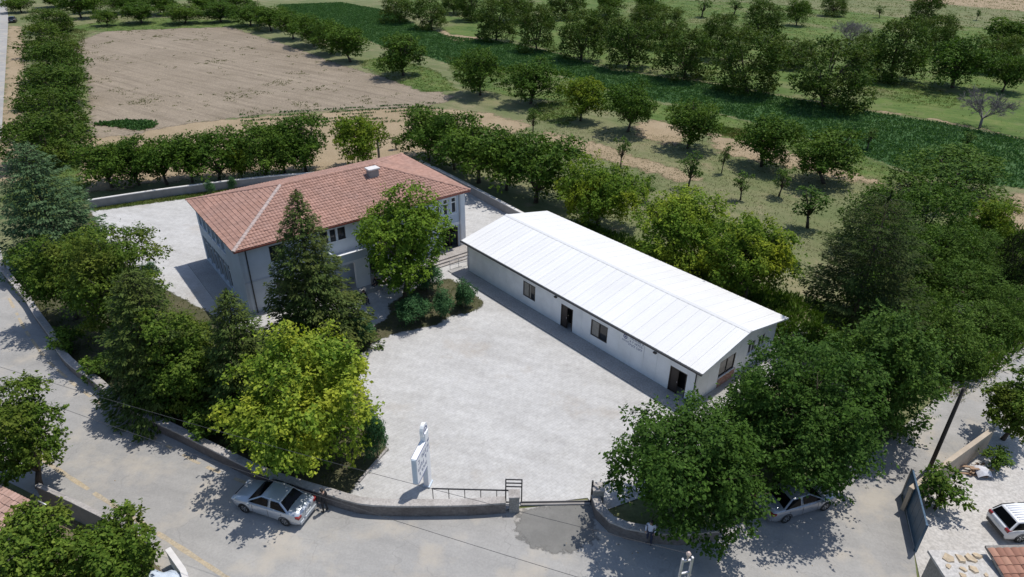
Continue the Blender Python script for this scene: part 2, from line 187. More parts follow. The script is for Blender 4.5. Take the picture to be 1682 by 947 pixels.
 ('b', 'thick', 44.5, 58.31, 3.09, 2.49, ('tenth tree from the left in the overgrown thicket right of the umbrella pine', 'thicket trees right of the pine')),
 ('b', 'thick', 38.1, 45.3, 2.55, 1.81, ('eleventh tree from the left in the overgrown thicket right of the umbrella pine', 'thicket trees right of the pine')),
 ('b', 'thick', 43.28, 52.64, 2.58, 2.17, ('twelfth tree from the left in the overgrown thicket right of the umbrella pine', 'thicket trees right of the pine')),
 ('b', 'thick', 40.58, 46.7, 2.86, 1.73, ('thirteenth tree from the left in the overgrown thicket right of the umbrella pine', 'thicket trees right of the pine')),
 ('b', 'orchy', 48.66, 62.79, 4.28, 2.47, 'small yellowing tree on bare soil at the right edge'),
 ('b', 'dark', 44.88, 52.89, 4.89, 1.61, 'very dark tree cut by the right edge of the view'),
 ('bare', 'bare', 80.71, 169.53, 8.84, 5.79, 'leafless grey tree in the far right orchard'),
 ('bare', 'bare', 72.85, 103.65, 7.24, 5.59, 'wide leafless grey tree beside the crop strip at right'),
 ('shrub', 'juniper', -7.84, 45.79, 2.61, 1.61, 'low blue-green juniper ball in front of the broad tree at the entrance'),
 ('shrub', 'juniper', -5.76, 46.56, 2.74, 0.99, 'small bright green round bush between two juniper balls'),
 ('shrub', 'juniper', -3.85, 48.23, 2.57, 1.17, 'juniper ball nearest the corner of the white prefab'),
 ('shrub', 'juniper', -7.45, 50.94, 2.8, 1.48, 'dark round shrub beneath the right side of the broad entrance tree'),
 ('shrub', 'juniper', -11.75, 42.68, 2.32, 1.21, 'round dark shrub at the right foot of the tall spruce'),
 ('shrub', 'juniper', -8.09, 30.4, 3.73, 0.91, 'tall rounded shrub between the yellow-green tree and the yard sign'),
 ('shrub', 'juniper', -32.3, 52.23, 2.04, 0.81, 'small round shrub at the left edge of the yard'),
 ('shrub', 'juniper', -35.13, 72.82, 1.77, 0.63, 'thin dark shrub at the back wall, left of two'),
 ('shrub', 'juniper', -33.13, 74.6, 1.66, 0.57, 'thin dark shrub at the back wall, right of two'),
 ('shrub', 'shrubg', -33.04, 41.36, 2.23, 1.36, 'low green bush inside the curved wall, leftmost of the wall bushes'),
 ('shrub', 'shrubg', -28.84, 38.13, 2.5, 1.49, 'second bush from the left along the inside of the curved wall'),
 ('shrub', 'shrubg', -22.69, 33.9, 2.86, 1.57, 'third bush from the left along the inside of the curved wall'),
 ('shrub', 'shrubg', -19.05, 31.98, 2.8, 1.42, 'fourth bush from the left along the inside of the curved wall'),
 ('shrub', 'shrubg', -15.86, 30.41, 2.76, 1.28, 'rightmost wall bush, under the left edge of the yellow-green tree'),
 ('shrub', 'shrubg', 24.05, 26.87, 3.11, 1.45, 'spreading green bush by the blue gate in the courtyard'),
 ('shrub', 'shrubg', 29.24, 30.11, 1.69, 0.88, 'small green bush near the junk pile in the courtyard'),
 ('shrub', 'shrubg', -58.71, 84.89, 1.72, 1.2, 'pale green bush at the near end of the roadside hedge row'),
]
POLE = (25.52, 30.11, 0.0)
LAT = (6.83, 17.19, 8.0)
SIGN = (-4.82, 28.36, 0.0)
GATEP = (0.35, 26.94, 0.0)
GATEP2 = (4.58, 27.08, 0.0)
CAR2R = (15.17, 25.82, 0.0)
CAR2F = (17.68, 26.71, 0.0)
PER1 = (-10.29, 26.25, 0.0)
PER2 = (7.4, 24.31, 0.0)
PER3 = (-12.59, 48.87, 0.0)
PER4 = (-11.91, 51.4, 0.0)
PER5 = (-11.24, 51.63, 0.0)
WA = (-34.09, 31.34, 8.0)
W2 = (5.49, 15.17, 8.0)
CP = (-17.87, 86.03, 0.0)
CARFAR = (-141.69, 201.13, 0.0)
PILE = (37.97, 47.6, 0.0)
JUNK = (27.94, 29.64, 0.0)
RWING = [(4.78, 26.88), (4.92, 26.0), (5.48, 25.17), (6.24, 24.77), (7.24, 24.54), (9.08, 24.4), (11.08, 24.66)]
PWALL = [(22.12, 26.73), (29.74, 31.69)]
BLUE = [(22.76, 27.94), (21.46, 23.99)]
WCAR = [(26.53, 25.04), (26.39, 26.29), (26.86, 24.52)]
BLWALL = [(-26.11, 26.6), (-23.44, 25.45), (-21.69, 24.64), (-20.01, 23.86), (-18.35, 23.0)]
BLWALL2 = [(-17.27, 22.78), (-15.97, 21.55), (-15.25, 20.55)]


# ------------------------------------------------------------------ helpers
def tag(o, label=None, cat=None, group=None, kind=None):
    if label: o['label'] = label
    if cat: o['category'] = cat
    if group: o['group'] = group
    if kind: o['kind'] = kind
    return o
def empty(name, loc=(0, 0, 0), rz=0.0):
    o = bpy.data.objects.new(name, None); COL.objects.link(o)
    o.location = loc; o.rotation_euler = (0, 0, rz); o.empty_display_size = 0.3
    return o
def link(name, me, parent=None, mat=None):
    o = bpy.data.objects.new(name, me); COL.objects.link(o)
    if mat is not None:
        me.materials.clear()
        me.materials.append(mat)
    if parent is not None: o.parent = parent
    return o
class MB:
    def __init__(s): s.v = []; s.f = []
    def add(s, vs, fs):
        n = len(s.v); s.v += [tuple(v) for v in vs]; s.f += [tuple(i + n for i in f) for f in fs]; return s
    def box(s, x0, x1, y0, y1, z0, z1):
        return s.add([(x0,y0,z0),(x1,y0,z0),(x1,y1,z0),(x0,y1,z0),(x0,y0,z1),(x1,y0,z1),(x1,y1,z1),(x0,y1,z1)],
                     [(0,3,2,1),(4,5,6,7),(0,1,5,4),(1,2,6,5),(2,3,7,6),(3,0,4,7)])
    def tube(s, pts, rad, n=6, cap=True):
        pts = [Vector(p) for p in pts]
        rad = rad if isinstance(rad, (list, tuple)) else [rad] * len(pts)
        vs, fs = [], []
        for i, p in enumerate(pts):
            d = (pts[min(i + 1, len(pts) - 1)] - pts[max(i - 1, 0)]).normalized()
            a = d.orthogonal().normalized() if i == 0 else (a - d * a.dot(d)).normalized()
            b = d.cross(a)
            for k in range(n):
                t = 2 * PI * k / n
                vs.append(p + (a * math.cos(t) + b * math.sin(t)) * rad[i])
        for i in range(len(pts) - 1):
            for k in range(n):
                k2 = (k + 1) % n
                fs.append((i*n + k, i*n + k2, (i+1)*n + k2, (i+1)*n + k))
        if cap:
            fs.append(tuple(reversed(range(n)))); fs.append(tuple((len(pts)-1)*n + k for k in range(n)))
        return s.add(vs, fs)
    def mesh(s, name, smooth=False):
        me = bpy.data.meshes.new(name); me.from_pydata(s.v, [], s.f); me.update()
        if smooth: me.shade_smooth()
        return me
    def build(s, name, mat, parent=None, smooth=False):
        return link(name, s.mesh(name, smooth), parent, mat)
def bevel_obj(o, w=0.02, seg=2):
    m = o.modifiers.new('bevel', 'BEVEL'); m.width = w; m.segments = seg; m.limit_method = 'ANGLE'
    return o
def copy_tree(o, parent=None):
    c = o.copy(); COL.objects.link(c); c.parent = parent
    for ch in o.children: copy_tree(ch, c)
    return c

# ------------------------------------------------------------------ materials
def rgb(r, g, b): return (r, g, b, 1.0)
class NT:
    def __init__(s, name):
        s.m = bpy.data.materials.new(name); s.m.use_nodes = True; s.t = s.m.node_tree
        s.b = s.t.nodes['Principled BSDF']; s.out = s.t.nodes['Material Output']
    def n(s, typ, **k):
        nd = s.t.nodes.new(typ)
        for a, v in k.items(): setattr(nd, a, v)
        return nd
    def l(s, a, b): s.t.links.new(a, b)
    def coord(s, kind='Object'):
        if kind == 'World': return s.n('ShaderNodeNewGeometry').outputs['Position']
        return s.n('ShaderNodeTexCoord').outputs[kind]
    def noise(s, co, scale, detail=4, rough=.55, stretch=None, rot=0):
        if stretch:
            mp = s.n('ShaderNodeMapping'); mp.vector_type = 'TEXTURE'; mp.inputs['Scale'].default_value = (1 / stretch[0], 1 / stretch[1], 1); mp.inputs['Rotation'].default_value = (0, 0, rot)
            s.l(co, mp.inputs[0]); co = mp.outputs[0]
        t = s.n('ShaderNodeTexNoise'); t.inputs['Scale'].default_value = scale
        t.inputs['Detail'].default_value = detail; t.inputs['Roughness'].default_value = rough
        s.l(co, t.inputs['Vector']); return t.outputs['Fac']
    def ramp(s, fac, stops):
        r = s.n('ShaderNodeValToRGB'); e = r.color_ramp.elements
        while len(e) < len(stops): e.new(0.5)
        for i, (p, c) in enumerate(stops):
            e[i].position = p; e[i].color = rgb(*c) if not isinstance(c, float) else rgb(c, c, c)
        s.l(fac, r.inputs[0]); return r.outputs[0]
    def mix(s, fac, a, b, mode='MIX'):
        m = s.n('ShaderNodeMix', data_type='RGBA', blend_type=mode)
        if isinstance(fac, (int, float)): m.inputs[0].default_value = fac
        else: s.l(fac, m.inputs[0])
        for i, c in ((6, a), (7, b)):
            if isinstance(c, tuple): m.inputs[i].default_value = rgb(*c)
            else: s.l(c, m.inputs[i])
        return m.outputs[2]
    def bump(s, h, strength=.3, dist=.02):
        b = s.n('ShaderNodeBump'); b.inputs['Strength'].default_value = strength; b.inputs['Distance'].default_value = dist
        s.l(h, b.inputs['Height']); s.l(b.outputs[0], s.b.inputs['Normal'])
    def col(s, c):
        if isinstance(c, tuple): s.b.inputs['Base Color'].default_value = rgb(*c)
        else: s.l(c, s.b.inputs['Base Color'])
    def rough(s, r): s.b.inputs['Roughness'].default_value = r
def simple(name, c, rough=.6, var=.12, scale=3.0, metal=0.0, bump=0.0, spec=None, co='Object'):
    t = NT(name); p = t.coord(co)
    n = t.noise(p, scale, 5)
    lo = tuple(x * (1 - var) for x in c); hi = tuple(min(1, x * (1 + var)) for x in c)
    t.col(t.ramp(n, [(.3, lo), (.7, hi)])); t.rough(rough); t.b.inputs['Metallic'].default_value = metal
    if spec is not None: t.b.inputs['Specular IOR Level'].default_value = spec
    if bump: t.bump(t.noise(p, scale * 8, 3), bump, .01)
    return t.m
def ground_mat(name, stops, big=.08, mid=.6, fine=6.0, bump=.4, rough=.95, extra=None, soft=0.0, fc=(.72, 1.22)):
    t = NT(name); p = t.coord('World')
    a = t.noise(p, big, 5, .6); b = t.noise(p, mid, 5, .65); c = t.noise(p, fine, 3, .6)
    m = t.n('ShaderNodeMath', operation='MULTIPLY_ADD'); t.l(a, m.inputs[0]); m.inputs[1].default_value = .6
    m2 = t.n('ShaderNodeMath', operation='MULTIPLY'); t.l(b, m2.inputs[0]); m2.inputs[1].default_value = .4; t.l(m2.outputs[0], m.inputs[2])
    colr = t.ramp(m.outputs[0], stops)
    fcol = t.ramp(c, [(.25, fc[0]), (.75, fc[1])])
    colr = t.mix(1.0, colr, fcol, 'MULTIPLY')
    if extra: colr = extra(t, p, colr)
    t.col(colr); t.rough(rough); t.b.inputs['Specular IOR Level'].default_value = .15
    t.bump(c, bump, .06)
    if soft:                                  # ragged natural border: the sheet thins out where its edge distance meets the noise
        at = t.n('ShaderNodeAttribute'); at.attribute_name = 'edge'
        n1 = t.noise(p, .55 / max(soft, .4), 5, .7)
        ma = t.n('ShaderNodeMath', operation='MULTIPLY_ADD'); t.l(n1, ma.inputs[0]); ma.inputs[1].default_value = 5.0 * soft; ma.inputs[2].default_value = -2.5 * soft
        mb_ = t.n('ShaderNodeMath', operation='ADD'); t.l(ma.outputs[0], mb_.inputs[0]); t.l(at.outputs['Fac'], mb_.inputs[1])
        mc_ = t.n('ShaderNodeMath', operation='MULTIPLY_ADD', use_clamp=True); t.l(mb_.outputs[0], mc_.inputs[0]); mc_.inputs[1].default_value = 1.3 / soft; mc_.inputs[2].default_value = .5
        t.l(mc_.outputs[0], t.b.inputs['Alpha'])
    return t.m
def foliage(name, dark, mid, light, patch=None, pscale=.35, trans=.22):
    sat = lambda c: (c[0] * .93, c[1] * .98, c[2] * .80)
    dark, mid, light = sat(dark), sat(mid), sat(light); patch = sat(patch) if patch else None
    t = NT(name)
    g = t.n('ShaderNodeNewGeometry'); oi = t.n('ShaderNodeObjectInfo')
    c = t.ramp(g.outputs['Random Per Island'], [(0.0, dark), (.5, mid), (1.0, light)])
    co = t.coord('Object')
    if patch:
        n = t.noise(co, pscale, 3)
        f = t.ramp(n, [(.44, 0.0), (.62, 1.0)])
        c = t.mix(f, c, t.ramp(g.outputs['Random Per Island'], [(0.0, tuple(x * .7 for x in patch)), (1.0, tuple(min(1, x * 1.2) for x in patch))]))
    v = t.ramp(oi.outputs['Random'], [(0.0, (.80, .86, .80)), (1.0, (1.15, 1.08, 1.1))])
    c = t.mix(1.0, c, v, 'MULTIPLY')
    c = t.mix(1.0, c, t.ramp(t.noise(co, 1.1, 4, .7), [(.30, (.66, .70, .64)), (.70, (1.30, 1.25, 1.12))]), 'MULTIPLY')
    t.col(c); t.rough(.65); t.b.inputs['Specular IOR Level'].default_value = .09
    tr = t.n('ShaderNodeBsdfTranslucent'); t.l(t.mix(1.0, c, (1.1, 1.25, .5), 'MULTIPLY'), tr.inputs[0])
    mx = t.n('ShaderNodeMixShader'); mx.inputs[0].default_value = trans
    t.l(t.b.outputs[0], mx.inputs[1]); t.l(tr.outputs[0], mx.inputs[2]); t.l(mx.outputs[0], t.out.inputs[0])
    return t.m

def stripes(t, p, colr):                      # plough lines on the bare field
    n = t.noise(p, 1.0, 3, .6, stretch=(.04, .9, 1), rot=math.radians(-34))
    colr = t.mix(.8, colr, t.ramp(n, [(.3, (.74, .73, .72)), (.5, (1, 1, 1)), (.7, (1.16, 1.16, 1.15))]), 'MULTIPLY')
    cl = t.noise(p, 2.2, 4, .75)
    return t.mix(.8, colr, t.ramp(cl, [(.32, (.70, .69, .68)), (.55, (1.03, 1.03, 1.03)), (.75, (1.18, 1.17, 1.16))]), 'MULTIPLY')
def weedy(t, p, colr):
    n = t.noise(p, .55, 4, .7)
    return t.mix(t.ramp(n, [(.60, 0.0), (.74, .6)]), colr, (.17, .16, .085))
def soil_extra(t, p, colr): 
    return weedy(t, p, stripes(t, p, colr))
M = {}
def orchard_extra(t, p, colr):
    n = t.noise(p, 1.0, 4, .6, stretch=(.035, .55, 1), rot=math.radians(-40))
    colr = t.mix(.75, colr, t.ramp(n, [(.32, (.66, .74, .62)), (.52, (1, 1, 1)), (.70, (1.22, 1.14, 1.10))]), 'MULTIPLY')
    g = t.noise(p, .035, 5, .65)
    colr = t.mix(t.ramp(g, [(.47, 0.0), (.62, .6)]), colr, (.095, .13, .048))
    g2 = t.noise(p, .22, 5, .7)
    return t.mix(t.ramp(g2, [(.58, 0.0), (.68, .55)]), colr, (.27, .215, .14))
M['ground'] = ground_mat('dry_orchard_grass', [(.30, (.105, .135, .052)), (.46, (.155, .17, .078)), (.58, (.19, .185, .10)), (.72, (.25, .215, .135))], .06, .45, 5, extra=orchard_extra)
M['soil'] = ground_mat('ploughed_soil', [(.3, (.205, .168, .122)), (.5, (.258, .213, .16)), (.7, (.305, .254, .194))], .05, .35, 4, .5, extra=soil_extra, soft=.9)
M['tan'] = ground_mat('bare_tan_soil', [(.3, (.24, .19, .115)), (.5, (.31, .24, .155)), (.7, (.36, .285, .19))], .12, .5, 5, extra=weedy, soft=1.3)
def meadow_extra(t, p, colr):
    n = t.noise(p, 1.0, 4, .6, stretch=(.04, .4, 1), rot=math.radians(-32))
    colr = t.mix(.7, colr, t.ramp(n, [(.32, (.62, .70, .62)), (.52, (1, 1, 1)), (.70, (1.25, 1.12, 1.15))]), 'MULTIPLY')
    g = t.noise(p, .06, 5, .68)
    colr = t.mix(t.ramp(g, [(.52, 0.0), (.64, .6)]), colr, (.19, .175, .095))
    g2 = t.noise(p, .3, 5, .7)
    return t.mix(t.ramp(g2, [(.56, 0.0), (.68, .6)]), colr, (.065, .10, .035))
M['green'] = ground_mat('green_grass', [(.3, (.06, .105, .028)), (.5, (.095, .145, .036)), (.7, (.165, .18, .065))], .15, .6, 7, soft=1.2, extra=meadow_extra)
M['green2'] = ground_mat('green_verge', [(.3, (.06, .10, .028)), (.5, (.10, .14, .038)), (.7, (.19, .17, .085))], .25, .9, 7, soft=.3)
M['cropsoil'] = ground_mat('crop_ground', [(.3, (.035, .08, .026)), (.5, (.05, .108, .036)), (.72, (.09, .14, .05))], .06, .5, 5, soft=.7)
M['bed'] = ground_mat('garden_soil', [(.3, (.05, .055, .03)), (.5, (.085, .085, .045)), (.7, (.15, .125, .08))], .2, .9, 7, soft=.22)
M['plot'] = ground_mat('plot_soil', [(.3, (.10, .085, .055)), (.5, (.16, .135, .09)), (.7, (.23, .19, .13))], .3, .9, 7, soft=.3)
def road_extra(t, p, colr):
    n = t.noise(p, 1.0, 4, .6, stretch=(.10, 1.1, 1), rot=math.radians(-18))
    colr = t.mix(.5, colr, t.ramp(n, [(.3, (.80, .80, .80)), (.7, (1.14, 1.13, 1.12))]), 'MULTIPLY')
    v = t.n('ShaderNodeTexVoronoi', feature='DISTANCE_TO_EDGE'); v.inputs['Scale'].default_value = .22
    w = t.n('ShaderNodeMix', data_type='VECTOR'); w.inputs[0].default_value = .25
    nz = t.n('ShaderNodeTexNoise'); nz.inputs['Scale'].default_value = .9; t.l(p, nz.inputs['Vector'])
    va = t.n('ShaderNodeVectorMath', operation='MULTIPLY_ADD'); t.l(nz.outputs['Color'], va.inputs[0]); va.inputs[1].default_value = (2.2, 2.2, 0); t.l(p, va.inputs[2])
    t.l(va.outputs[0], v.inputs['Vector'])
    colr = t.mix(t.ramp(v.outputs['Distance'], [(.0, .30), (.010, 0.0)]), colr, (.17, .165, .16))
    d = t.noise(p, .35, 4, .6)
    return t.mix(t.ramp(d, [(.50, 0.0), (.66, .6)]), colr, (.44, .395, .33))
M['road'] = ground_mat('dusty_asphalt', [(.3, (.27, .264, .255)), (.5, (.33, .322, .308)), (.7, (.405, .39, .37))], .05, .5, 9, .15, extra=road_extra, fc=(.90, 1.08))
M['patch'] = ground_mat('old_concrete_ramp', [(.3, (.14, .137, .128)), (.5, (.18, .176, .165)), (.7, (.23, .224, .208))], .25, .9, 9, .12, soft=.4, fc=(.93, 1.06))
M['line'] = ground_mat('faded_yellow_paint', [(.3, (.33, .30, .25)), (.5, (.41, .345, .25)), (.7, (.46, .37, .24))], .5, 2.0, 9, .2)
def yard_extra(t, p, colr):
    mp = t.n('ShaderNodeMapping'); mp.inputs['Rotation'].default_value = (0, 0, math.radians(-38)); t.l(p, mp.inputs[0])
    b = t.n('ShaderNodeTexBrick'); b.inputs['Scale'].default_value = 1.0; b.inputs['Brick Width'].default_value = .40
    b.inputs['Row Height'].default_value = .20; b.inputs['Mortar Size'].default_value = .012; b.inputs['Mortar Smooth'].default_value = .3
    b.inputs['Color1'].default_value = rgb(.96, .96, .96); b.inputs['Color2'].default_value = rgb(1.03, 1.03, 1.02); b.inputs['Mortar'].default_value = rgb(.84, .82, .80)
    t.l(mp.outputs[0], b.inputs['Vector'])
    colr = t.mix(1.0, colr, b.outputs['Color'], 'MULTIPLY')
    n = t.noise(p, 1.0, 5, .62, stretch=(.2, 1.0, 1), rot=math.radians(-20))
    colr = t.mix(.6, colr, t.ramp(n, [(.3, (.82, .81, .80)), (.7, (1.09, 1.09, 1.09))]), 'MULTIPLY')
    m3 = t.noise(p, 2.6, 5, .75)
    colr = t.mix(.8, colr, t.ramp(m3, [(.30, (.82, .815, .81)), (.55, (1.02, 1.02, 1.02)), (.75, (1.08, 1.08, 1.08))]), 'MULTIPLY')
    d = t.noise(p, .16, 5, .7)
    return t.mix(t.ramp(d, [(.57, 0.0), (.72, .55)]), colr, (.35, .30, .245))
M['yard'] = ground_mat('yard_pavers', [(.3, (.42, .412, .40)), (.5, (.485, .48, .472)), (.7, (.53, .526, .52))], .10, .8, 8, .08, .85, extra=yard_extra, fc=(.93, 1.05))
M['court'] = ground_mat('courtyard_concrete', [(.3, (.38, .36, .33)), (.5, (.47, .45, .425)), (.7, (.53, .515, .49))], .3, 1.1, 7, .2)
M['apron'] = ground_mat('apron_concrete', [(.3, (.30, .295, .285)), (.5, (.36, .352, .34)), (.7, (.40, .395, .385))], .4, 1.5, 8, .2)
M['conc'] = ground_mat('weathered_concrete', [(.28, (.20, .185, .165)), (.5, (.28, .265, .245)), (.72, (.36, .345, .32))], .5, 2.2, 9, .35)
M['coping'] = ground_mat('pale_coping', [(.3, (.26, .24, .22)), (.5, (.37, .345, .325)), (.7, (.47, .445, .42))], .5, 1.6, 9, .3)
M['wallbody'] = ground_mat('stained_wall_render', [(.28, (.105, .092, .085)), (.5, (.155, .138, .13)), (.72, (.21, .19, .178))], .4, 1.6, 7, .35)  # wall face darkened in its colour to stand for the shade it lies in
M['wallgrey'] = simple('grey_render_wall', (.26, .245, .235), .9, .14, 1.5, bump=.2)
M['wallwhite'] = simple('white_wall_top', (.62, .60, .58), .85, .12, 1.5, bump=.2)
M['tanwall'] = simple('tan_plaster', (.42, .35, .27), .9, .15, 1.2, bump=.25)
M['bluegrey'] = simple('pale_blue_grey_plaster', (.48, .535, .60), .85, .07, .8, bump=.1)
M['whitewall'] = simple('white_plaster', (.72, .73, .74), .8, .06, .9, bump=.1)
M['band'] = simple('darker_floor_band', (.40, .45, .52), .85, .06, 1)
M['white'] = simple('white_coated_steel', (.80, .81, .82), .45, .04, 1.2)
def roofsheet():
    t = NT('white_roof_sheet'); p = t.coord('World')
    n = t.noise(p, 1.0, 5, .6, stretch=(.25, 1.6, 1), rot=math.radians(41)); m_ = t.noise(p, .25, 4, .6)
    c = t.mix(.7, t.ramp(n, [(.3, (.69, .69, .685)), (.7, (.735, .735, .73))]), t.ramp(m_, [(.3, (.675, .67, .66)), (.7, (.735, .735, .73))]))
    oi = t.n('ShaderNodeObjectInfo'); c = t.mix(1.0, c, t.ramp(oi.outputs['Random'], [(0.0, (.965, .965, .965)), (1.0, (1.02, 1.02, 1.02))]), 'MULTIPLY')
    t.col(c); t.rough(.5); t.b.inputs['Specular IOR Level'].default_value = .3
    return t.m
M['roofwhite'] = roofsheet()
M['panel'] = simple('white_wall_panel', (.80, .815, .83), .5, .08, .9)
M['joint'] = simple('grey_joint', (.32, .33, .35), .8, .05, 1)
M['darkmetal'] = simple('black_painted_steel', (.018, .018, .022), .45, .2, 4)
M['gutter'] = simple('dark_gutter', (.03, .032, .036), .5, .2, 3)
M['frame'] = simple('white_window_frame', (.74, .75, .76), .4, .05, 2)
M['brownframe'] = simple('dark_brown_frame', (.035, .026, .022), .5, .15, 3)
M['curtain'] = simple('pale_curtain', (.30, .28, .25), .9, .15, 4)
def glassmat(name, c, rough=.08):
    t = NT(name); t.col(c); t.rough(rough); t.b.inputs['Specular IOR Level'].default_value = .6
    return t.m
M['glass'] = glassmat('dark_window_glass', (.018, .022, .028))
M['carglass'] = glassmat('tinted_car_glass', (.004, .0045, .006), .08); M['carglass'].node_tree.nodes['Principled BSDF'].inputs['Specular IOR Level'].default_value = .12
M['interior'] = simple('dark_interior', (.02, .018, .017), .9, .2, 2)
def tilemat(name, dark, mid, light, scale=.5):
    t = NT(name); g = t.n('ShaderNodeNewGeometry'); oi = t.n('ShaderNodeObjectInfo'); p = t.coord('Object')
    ad = t.n('ShaderNodeMath', operation='ADD'); t.l(g.outputs['Random Per Island'], ad.inputs[0]); t.l(oi.outputs['Random'], ad.inputs[1])
    fr = t.n('ShaderNodeMath', operation='FRACT'); t.l(ad.outputs[0], fr.inputs[0])
    c = t.ramp(fr.outputs[0], [(0, dark), (.5, mid), (1, light)])
    n = t.noise(p, scale, 4, .6)
    c = t.mix(.7, c, t.ramp(n, [(.3, (.84, .86, .88)), (.7, (1.12, 1.05, 1.0))]), 'MULTIPLY')
    t.col(c); t.rough(.85); t.b.inputs['Specular IOR Level'].default_value = .2
    return t.m
M['tile'] = tilemat('clay_roof_tile', (.32, .195, .155), (.365, .222, .178), (.41, .255, .207))
M['ridge'] = simple('mortared_ridge_tile', (.42, .335, .305), .9, .15, 3)
M['tile2'] = tilemat('weathered_clay_tile', (.24, .12, .085), (.34, .18, .13), (.42, .24, .17), 1.2)
M['tile3'] = tilemat('faded_clay_tile', (.33, .215, .175), (.40, .265, .215), (.46, .31, .26), 1.2)
M['brick'] = tilemat('red_brick', (.32, .17, .13), (.38, .22, .18), (.46, .32, .28), 2)
M['bark'] = simple('tree_bark', (.085, .065, .05), .95, .3, 4, bump=.5)
M['barkdark'] = simple('dark_bark', (.045, .035, .028), .95, .3, 4, bump=.5)
M['barkgrey'] = simple('grey_dead_bark', (.17, .155, .15), .95, .25, 3)
M['polewood'] = simple('dark_creosoted_wood', (.035, .028, .024), .9, .25, 4)
M['silver'] = None
def carpaint(name, c, metal=.6, rough=.3):
    t = NT(name); t.col(c); t.rough(rough); t.b.inputs['Metallic'].default_value = metal
    t.b.inputs['Coat Weight'].default_value = .6; t.b.inputs['Coat Roughness'].default_value = .05
    return t.m
M['silver'] = carpaint('silver_car_paint', (.50, .53, .57), .45, .33)
M['grey'] = carpaint('grey_car_paint', (.34, .35, .38), .45, .35)
M['carwhite'] = carpaint('white_car_paint', (.74, .75, .77), .0, .35)
M['carblack'] = carpaint('black_car_paint', (.02, .022, .026), .2, .3)
M['tyre'] = simple('tyre_rubber', (.02, .02, .02), .85, .1, 5)
M['rim'] = simple('alloy_rim', (.42, .43, .45), .4, .05, 3, metal=.7)
M['redlamp'] = glassmat('red_tail_lamp', (.22, .01, .012), .2)
M['lamp'] = glassmat('clear_headlamp', (.6, .62, .64), .15)
M['plate'] = simple('number_plate', (.7, .7, .68), .5, .03, 2)
M['blue'] = simple('dark_blue_steel', (.03, .085, .15), .5, .2, 2)
M['signblue'] = simple('blue_print', (.055, .075, .22), .6, .1, 5)
M['signgrey'] = simple('grey_blue_sign_side', (.52, .60, .68), .5, .05, 2)  # blue-grey of the sign's shaded side, put into the base colour
M['skin'] = simple('skin', (.42, .26, .19), .6, .05, 3)
M['hair'] = simple('dark_hair', (.02, .015, .012), .7, .1, 6)
M['wire'] = simple('dark_cable', (.05, .05, .055), .7, .1, 5)
M['galv'] = simple('galvanised_steel', (.50, .50, .52), .45, .1, 6, metal=.5)
M['porcelain'] = simple('insulator_porcelain', (.55, .42, .36), .3, .05, 6)
# foliage palettes
F = {}
F['leafy'] = foliage('leaf_mid_green', (.042, .082, .013), (.088, .148, .024), (.15, .21, .044), (.13, .155, .03), .30)
F['maple'] = foliage('leaf_fresh_green', (.055, .11, .014), (.11, .19, .025), (.19, .27, .05), (.16, .24, .03), .30)
F['mulberry'] = foliage('leaf_deep_green', (.030, .066, .015), (.060, .116, .027), (.108, .176, .050), (.078, .14, .029), .3, .27)
F['yellow'] = foliage('leaf_yellow_green', (.07, .135, .018), (.15, .24, .034), (.265, .345, .07), (.34, .38, .055), .32, .32)
F['yg'] = foliage('leaf_light_green', (.055, .11, .015), (.115, .19, .026), (.19, .26, .046), (.26, .29, .026), .25, .3)
F['orch'] = foliage('leaf_orchard_green', (.036, .078, .013), (.070, .132, .023), (.12, .185, .040), (.095, .155, .024), .4)
F['orchy'] = foliage('leaf_orchard_bright', (.055, .105, .014), (.11, .18, .023), (.175, .24, .038), (.18, .225, .025), .4, .3)
F['hedge'] = foliage('leaf_hedge_green', (.038, .076, .013), (.070, .122, .023), (.115, .17, .038), (.095, .13, .026), .3)
F['bush'] = foliage('leaf_olive_green', (.034, .070, .013), (.066, .118, .023), (.112, .165, .040), (.10, .13, .032), .4)
F['sap'] = foliage('leaf_sapling', (.045, .09, .018), (.078, .14, .030), (.12, .185, .05), None)
F['thick'] = foliage('leaf_thicket', (.038, .080, .016), (.074, .138, .028), (.125, .192, .05), (.092, .152, .03), .4)
F['dark'] = foliage('leaf_very_dark', (.010, .014, .008), (.018, .025, .013), (.03, .038, .02), None)
F['cedar'] = foliage('needle_blue_green', (.042, .085, .048), (.075, .130, .074), (.12, .18, .11), None, trans=.1)
F['fir'] = foliage('needle_olive', (.042, .072, .022), (.078, .115, .036), (.125, .165, .055), (.10, .12, .036), .4, .12)
F['spruce'] = foliage('needle_dark_green', (.034, .060, .018), (.064, .098, .030), (.11, .145, .05), (.088, .105, .033), .4, .12)
F['pine'] = foliage('needle_pine', (.018, .034, .010), (.030, .054, .015), (.052, .082, .024), (.044, .058, .017), .4, .1)
F['juniper'] = foliage('needle_juniper', (.036, .090, .046), (.062, .135, .070), (.10, .19, .10), None, trans=.12)
F['shrubg'] = foliage('leaf_shrub', (.042, .09, .015), (.08, .145, .027), (.125, .20, .045), (.13, .175, .033), .8)
F['crop'] = foliage('leaf_crop', (.048, .108, .042), (.066, .142, .056), (.10, .185, .078), None, trans=.2)
F['weed'] = foliage('weed', (.08, .095, .04), (.12, .13, .06), (.17, .17, .085), None, trans=.2)
F['grass'] = foliage('grass_blades', (.065, .11, .025), (.11, .155, .04), (.18, .20, .07), (.20, .19, .085), .3, trans=.2)

